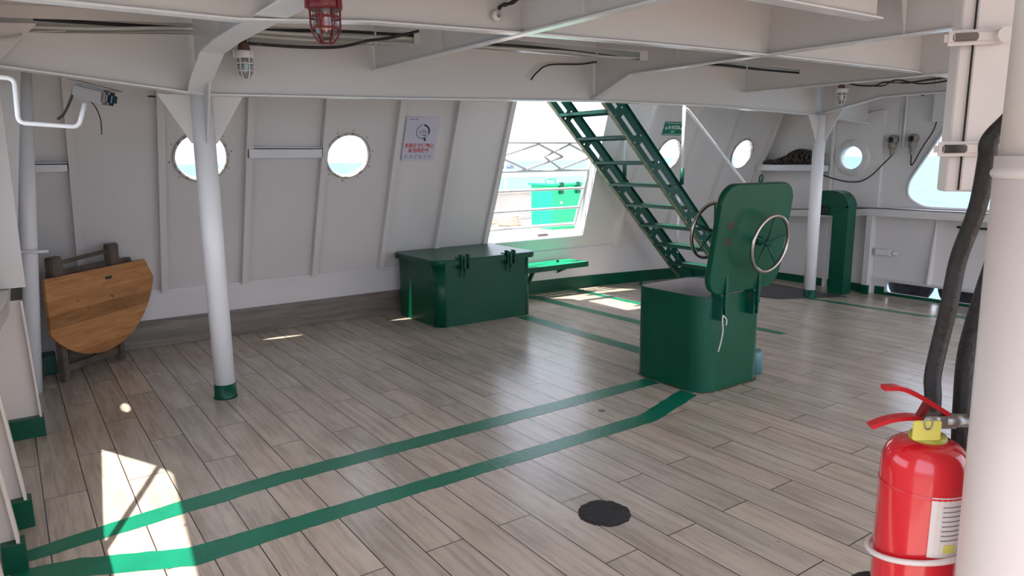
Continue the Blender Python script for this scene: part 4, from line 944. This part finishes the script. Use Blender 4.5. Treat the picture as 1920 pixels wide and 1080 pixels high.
# ------------------------------------------------------------ near right: column, steel locker, extinguisher, hoses
cc = Vector((-0.385, 1.40, 0)) + R_*.017; 
t = thing('column', (cc.x, cc.y, 0), 'thick cream painted column at the right edge of the photo', 'column')
bm = B(); lathe(bm, [(.155, 0), (.155, 1.60)], cc + R_*.026, Vector((0, 0, 1)) - R_*.0165, 48); obj('lower_section', bm, WARMW, t)
bm = B(); lathe(bm, [(.155, 1.562), (.159, 1.567), (.159, 1.573), (.155, 1.578)], cc, (0, 0, 1), 48, cap=False); obj('weld_bead', bm, WARMW, t)
bm = B(); lathe(bm, [(.150, 1.575), (.150, 2.6)], cc, (0, 0, 1), 48); obj('upper_section', bm, WARMW, t)
# locker plate: facing the camera
ld = Vector((-0.95, 2.26, 0)).normalized()
LK = Vector((-0.765, 1.73, 1.518)) + R_*.012
au = Vector((0.80, 0.60, 0)).normalized(); an = Vector((0.60, -0.80, 0)).normalized()
t = thing('steel_locker', LK, 'cream steel locker with two clamp latches hanging behind the column', 'locker')
def lk(a, b_, c_): return LK + au*a + Vector((0, 0, b_)) + an*c_
def lbox(bm, a0, a1, b0, b1, c0, c1, bev=0):
    P = [lk(a, b_, c_) for b_ in (b0, b1) for a, c_ in ((a0, c0), (a1, c0), (a1, c1), (a0, c1))]
    tt = B(); quadbox(tt, P)
    if bev: bmesh.ops.bevel(tt, geom=tt.edges[:], offset=bev, segments=2, affect='EDGES')
    merge(bm, tt); return bm
bm = lbox(B(), 0.0, .40, 0, 1.0, -.075, 0, .003); obj('body', bm, WARMW, t)
bm = lbox(B(), .027, .41, .004, 1.0, .003, .012, .002); obj('door', bm, WARMW, t)
for zz in (.095, .330):
    bm = B(); bm2 = lbox(B(), -.035, .085, zz-.016, zz+.016, .012, .03, .008); 
    lt_ = obj('latch', bm2, WARMW, t)
    bm = lbox(B(), -.02, .028, zz-.009, zz+.009, .026, .034, .003); obj('latch_bolt', bm, CHROME, lt_)
    bm = B(); cyl(bm, lk(.075, zz, .01), lk(.075, zz, .045), .016, 14); cyl(bm, lk(.07, zz, .022), lk(.125, zz+.004, .022), .010, 12); obj('pivot', bm, WARMW, lt_)
    bm = B(); cyl(bm, lk(.105, zz+.002, .013), lk(.105, zz+.002, .015), .022, 16) if zz < .2 else cyl(bm, lk(.13, zz+.002, .012), lk(.13, zz+.002, .0125), .006, 8); obj('rust_mark', bm, RUSTSTAIN, lt_, 'rust stain')
bm = lbox(B(), .024, .0268, .004, 1.0, .0005, .004); obj('seam', bm, BLACK, t, 'dark open seam')

# extinguisher
ec_ = Vector((-0.628, 1.472, 0)); topz = 1.07
t = thing('fire_extinguisher', (ec_.x, ec_.y, .5), 'red fire extinguisher with a yellow tag hanging by the column', 'extinguisher'); EXT = t
bm = B(); r = .081
prof = [(.05, .50), (r*.96, .51), (r, .53), (r, .985)] + [(.030+(r-.030)*math.cos(a)**.75, .985+.062*math.sin(a)) for a in [math.radians(q) for q in (12, 24, 36, 48, 60, 72, 84)]] + [(.026, 1.050), (.024, 1.060)]
lathe(bm, prof, (ec_.x, ec_.y, 0), (0, 0, 1), 48); obj('cylinder', bm, REDP, t)
bm = B(); lathe(bm, [(r+.0008, .950), (r+.002, .9535), (r+.0008, .957)], (ec_.x, ec_.y, 0), (0, 0, 1), 48, cap=False); obj('weld_seam', bm, REDP, t)
bm = B(); lathe(bm, [(.033, 1.043), (.036, 1.050), (.033, 1.058), (.020, 1.060)], (ec_.x, ec_.y, 0), (0, 0, 1), 28); obj('neck_ring', bm, YELLOWG, t, 'olive yellow ring')
hl = Vector((-.578, -.816, 0))   # toward image left
hl = (-R_).normalized(); hd = Vector((R_.y, -R_.x, 0)) ; tocam = Vector((-ec_.x, -ec_.y, 0)).normalized()
def ep(a, z, c_=0): return Vector((ec_.x, ec_.y, 0)) + hl*a + tocam*c_ + Vector((0, 0, z))
bm = B(); lathe(bm, [(.020, 1.054), (.020, 1.095), (.014, 1.10)], (ec_.x, ec_.y, 0), (0, 0, 1), 16); bar(bm, ep(-.05, 1.085), ep(.02, 1.085), .022, .026); cyl(bm, ep(-.03, 1.085), ep(-.075, 1.085), .014, 14); obj('valve', bm, STEEL, t)
def lever(pts, w, th_, name):
    bm = B(); P = catmull([Vector(p) for p in pts], 5)
    for a, b_ in zip(P[:-1], P[1:]): bar(bm, a, b_ + (b_-a)*.15, w, th_)
    obj(name, bm, REDH, t)
lever([ep(-.035, 1.10), ep(.0, 1.122), ep(.03, 1.140), ep(.065, 1.155), ep(.098, 1.156)], .020, .009, 'squeeze_lever')
lever([ep(-.01, 1.085), ep(.035, 1.094), ep(.08, 1.090), ep(.118, 1.076)], .022, .009, 'carry_handle')
bm = B(); bar(bm, ep(.022, 1.09), ep(.004, 1.128), .014, .012); obj('lever_link', bm, REDD, t)
bm = B(); lbx = ep(.004, 1.080, .042); tt = B(); plate(tt, rrect(-.027, .027, -.020, .020, .005, 4), [], lbx, -hl, (0, 0, 1), .004); merge(bm, tt); obj('tag', bm, YELLOW, t, 'blank yellow plastic tag')
bm = B(); tube(bm, [lbx + (-hl)*(.003+math.cos(a)*.008) + Vector((0, 0, .016+math.sin(a)*.013)) + tocam*.006 for a in [2*PI*k/16 for k in range(16)]], .0018, 6, closed=True); obj('pull_ring', bm, STEEL, t)
# curved paper label on the right of the body
def curved(r_, a0, a1, z0, z1, n=12):
    bm = B(); base = math.atan2(tocam.y, tocam.x)
    col = [[bm.verts.new((ec_.x+math.cos(base+a)*q, ec_.y+math.sin(base+a)*q, z)) for z in (z0, z1) for q in (r_, r_+.0008)] for a in [math.radians(a0+(a1-a0)*k/n) for k in range(n+1)]]
    for c0, c1 in zip(col[:-1], col[1:]):
        bm.faces.new([c0[0], c1[0], c1[2], c0[2]]); bm.faces.new([c0[1], c0[3], c1[3], c1[1]]); bm.faces.new([c0[2], c1[2], c1[3], c0[3]]); bm.faces.new([c0[0], c0[1], c1[1], c1[0]])
    return bm
lab = obj('paper_label', curved(r+.0005, 13, 95, .832, .958), LABELP, t, 'pale printed label')
obj('label_mark', curved(r+.0015, 33, 50, .842, .859), YELLOW, lab); 
bm = B()
for k in range(8):
    b2 = curved(r+.0015, 28, 70, .938-k*.010, .9395-k*.010, 4); merge(bm, b2)
obj('label_print', bm, GREYI, lab)
bm = B(); rr_ = r+.010
base = math.atan2(tocam.y, tocam.x)
pts = [Vector((ec_.x+math.cos(base+a)*rr_, ec_.y+math.sin(base+a)*rr_, .800 + .022*math.sin(base*0+a+math.radians(200))*-1)) for a in [math.radians(q) for q in range(-150, 151, 10)]]
tube(bm, pts, .006, 10); EXT.location.z -= 0.012
tag(obj('retaining_ring', bm, WARMW), 'white rod ring holding the red extinguisher to the column', 'ring')

# hoses behind the extinguisher
def hose(pts, r_, mat, label, name='hose', sh=0.0):
    pts = [Vector(p) + R_*sh for p in pts]
    bm = B(); tube(bm, pts, r_, 14, smooth_path=7); return tag(obj(name, bm, mat), label, 'hose')
hose([(-.57, 1.66, 1.76), (-.60, 1.64, 1.68), (-.63, 1.62, 1.63), (-.64, 1.64, 1.59), (-.66, 1.67, 1.49), (-.69, 1.68, 1.38), (-.70, 1.68, 1.27), (-.71, 1.68, 1.19), (-.71, 1.66, 1.11), (-.70, 1.65, 1.04), (-.70, 1.65, .80), (-.70, 1.65, .4), (-.70, 1.65, 0.02)], .0175, HOSE, 'smooth black hose hanging left of the others behind the extinguisher')
hose([(-.615, 1.73, 1.50), (-.65, 1.75, 1.42), (-.685, 1.775, 1.30), (-.69, 1.73, 1.16), (-.672, 1.69, 1.03), (-.655, 1.67, .8), (-.65, 1.66, 0.02)], .022, HOSE, 'thick grimy hose hanging beside the column', sh=.022)
hose([(-.60, 1.88, 1.35), (-.635, 1.80, 1.20), (-.645, 1.755, 1.12), (-.630, 1.725, 1.02), (-.60, 1.71, .8), (-.60, 1.70, .02)], .020, ROPEB, 'brown frayed hose closest to the column', sh=.015)
bm = B(); tube(bm, [(-.575, 1.545, 1.088), (-.53, 1.60, 1.06), (-.53, 1.61, .95), (-.58, 1.58, .80), (-.68, 1.54, .68), (-.745, 1.47, .66), (-.755, 1.43, .58), (-.76, 1.42, .40)], .014, 14, smooth_path=7); obj('discharge_hose', bm, BLACK, EXT, 'black discharge hose')

# ------------------------------------------------------------ outdoors beyond the doorway
bm = B(); box(bm, -12.5, -6.98, 1.5, 9.5, .40, .55); struct('deck_outside', bm, DECKOUT)
bm = B(); box(bm, -10.12, -10.05, 1.0, 10.5, .55, 1.02); box(bm, -10.16, -10.0, 1.0, 10.5, 1.02, 1.05); struct('bulwark_outside', bm, paint('shaded_bulwark_white', (0.42, 0.41, 0.42)))  # shade on the white bulwark is put into its even grey colour
t = thing('deck_railing', (-10.05, 5, 1.05), 'white pipe railing on the bow beyond the gate', 'railing')
for z, r_ in ((1.32, .03), (1.585, .022), (2.12, .02)):
    bm = B(); tube(bm, [(-10.05, 1.0, z), (-10.05, 10.5, z)], r_, 8); obj('rail', bm, OUTW, t)
for y in (1.6, 3.4, 5.2, 7.0, 7.9, 9.6):
    bm = B(); tube(bm, [(-10.05, y, 1.05), (-10.05, y, 2.12)], .018, 8); obj('post', bm, OUTW, t)
t = thing('green_locker', (-8.55, 6.9, .55), 'bright green deck locker standing outside beyond the gate', 'locker')
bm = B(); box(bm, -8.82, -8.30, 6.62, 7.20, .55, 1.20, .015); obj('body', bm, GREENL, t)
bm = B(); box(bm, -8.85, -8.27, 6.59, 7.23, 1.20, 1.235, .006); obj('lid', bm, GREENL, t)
bm = B(); tube(bm, round_path([(-8.55, 6.70, 1.235), (-8.55, 6.70, 1.29), (-8.55, 6.88, 1.29), (-8.55, 6.88, 1.235)], .02), .008, 8); obj('handle', bm, GREENL, t)
for y in (6.78, 7.10):
    bm = B(); box(bm, -8.30, -8.26, y-.03, y+.03, 1.08, 1.25); obj('latch', bm, GREEN, t)
bm = B(); lathe(bm, [(.02, 0), (.02, .02), (.001, .02)], (-8.30, 6.78, .95), (1, 0, 0), 12); obj('knob', bm, WHITE, t)
bm = B()
for k in range(5):
    c = Vector((-9.3, 6.55, .58+.03*k)); q = .17-.01*k
    tube(bm, [c + Vector((math.cos(a)*q, math.sin(a)*q, 0)) for a in [2*PI*i/20 for i in range(20)]], .02, 8, closed=True)
tag(obj('mooring_rope', bm, ROPET), 'coiled tan mooring rope left of the outdoor green locker', 'rope')
bm = B(); random.seed(9)
for k in range(5):
    tube(bm, [(-9.3+random.uniform(-.15, .15), 5.6+i*.14, .575+.03*(i % 2)+.01*k) for i in range(6)], .02, 8, smooth_path=4)
tag(obj('mooring_rope', bm, ROPET), 'loose strands of tan rope along the bulwark farther left', 'rope')
bm = B(); box(bm, 3.5, 16, -1.0, 10.0, -.2, -.02); struct('bounce_deck_aft', bm, DECKBOUNCE)  # unseen deck added behind the camera for warm bounce light
# sea
bm = B(); vs = [bm.verts.new(p) for p in ((-4000, -4000, -2.6), (4000, -4000, -2.6), (4000, 4000, -2.6), (-4000, 4000, -2.6))]; bm.faces.new(vs)
o = obj('sea', bm, SEA); o['kind'] = 'structure'
t = thing('boat', (-260, 172, -2.6), 'small boat far away on the sea near the left of the doorway', 'boat')
bc = Vector((-255, 178, -2.6)); bu = R_.copy()
bm = B(); plate(bm, [(-3.6, 1.1), (-3.0, 0), (3.0, 0), (3.8, 1.4), (2, 1.0)], [], bc, bu, (0, 0, 1), 2.0); obj('hull', bm, paint('boat_hull', (.15, .17, .22)), t)
bm = B(); plate(bm, [(1.6, 1.0), (1.8, 2.6), (3.0, 2.6), (3.1, 1.2)], [], bc + H_*.4, bu, (0, 0, 1), 1.2); obj('cabin', bm, paint('boat_cabin', (.2, .2, .25)), t)
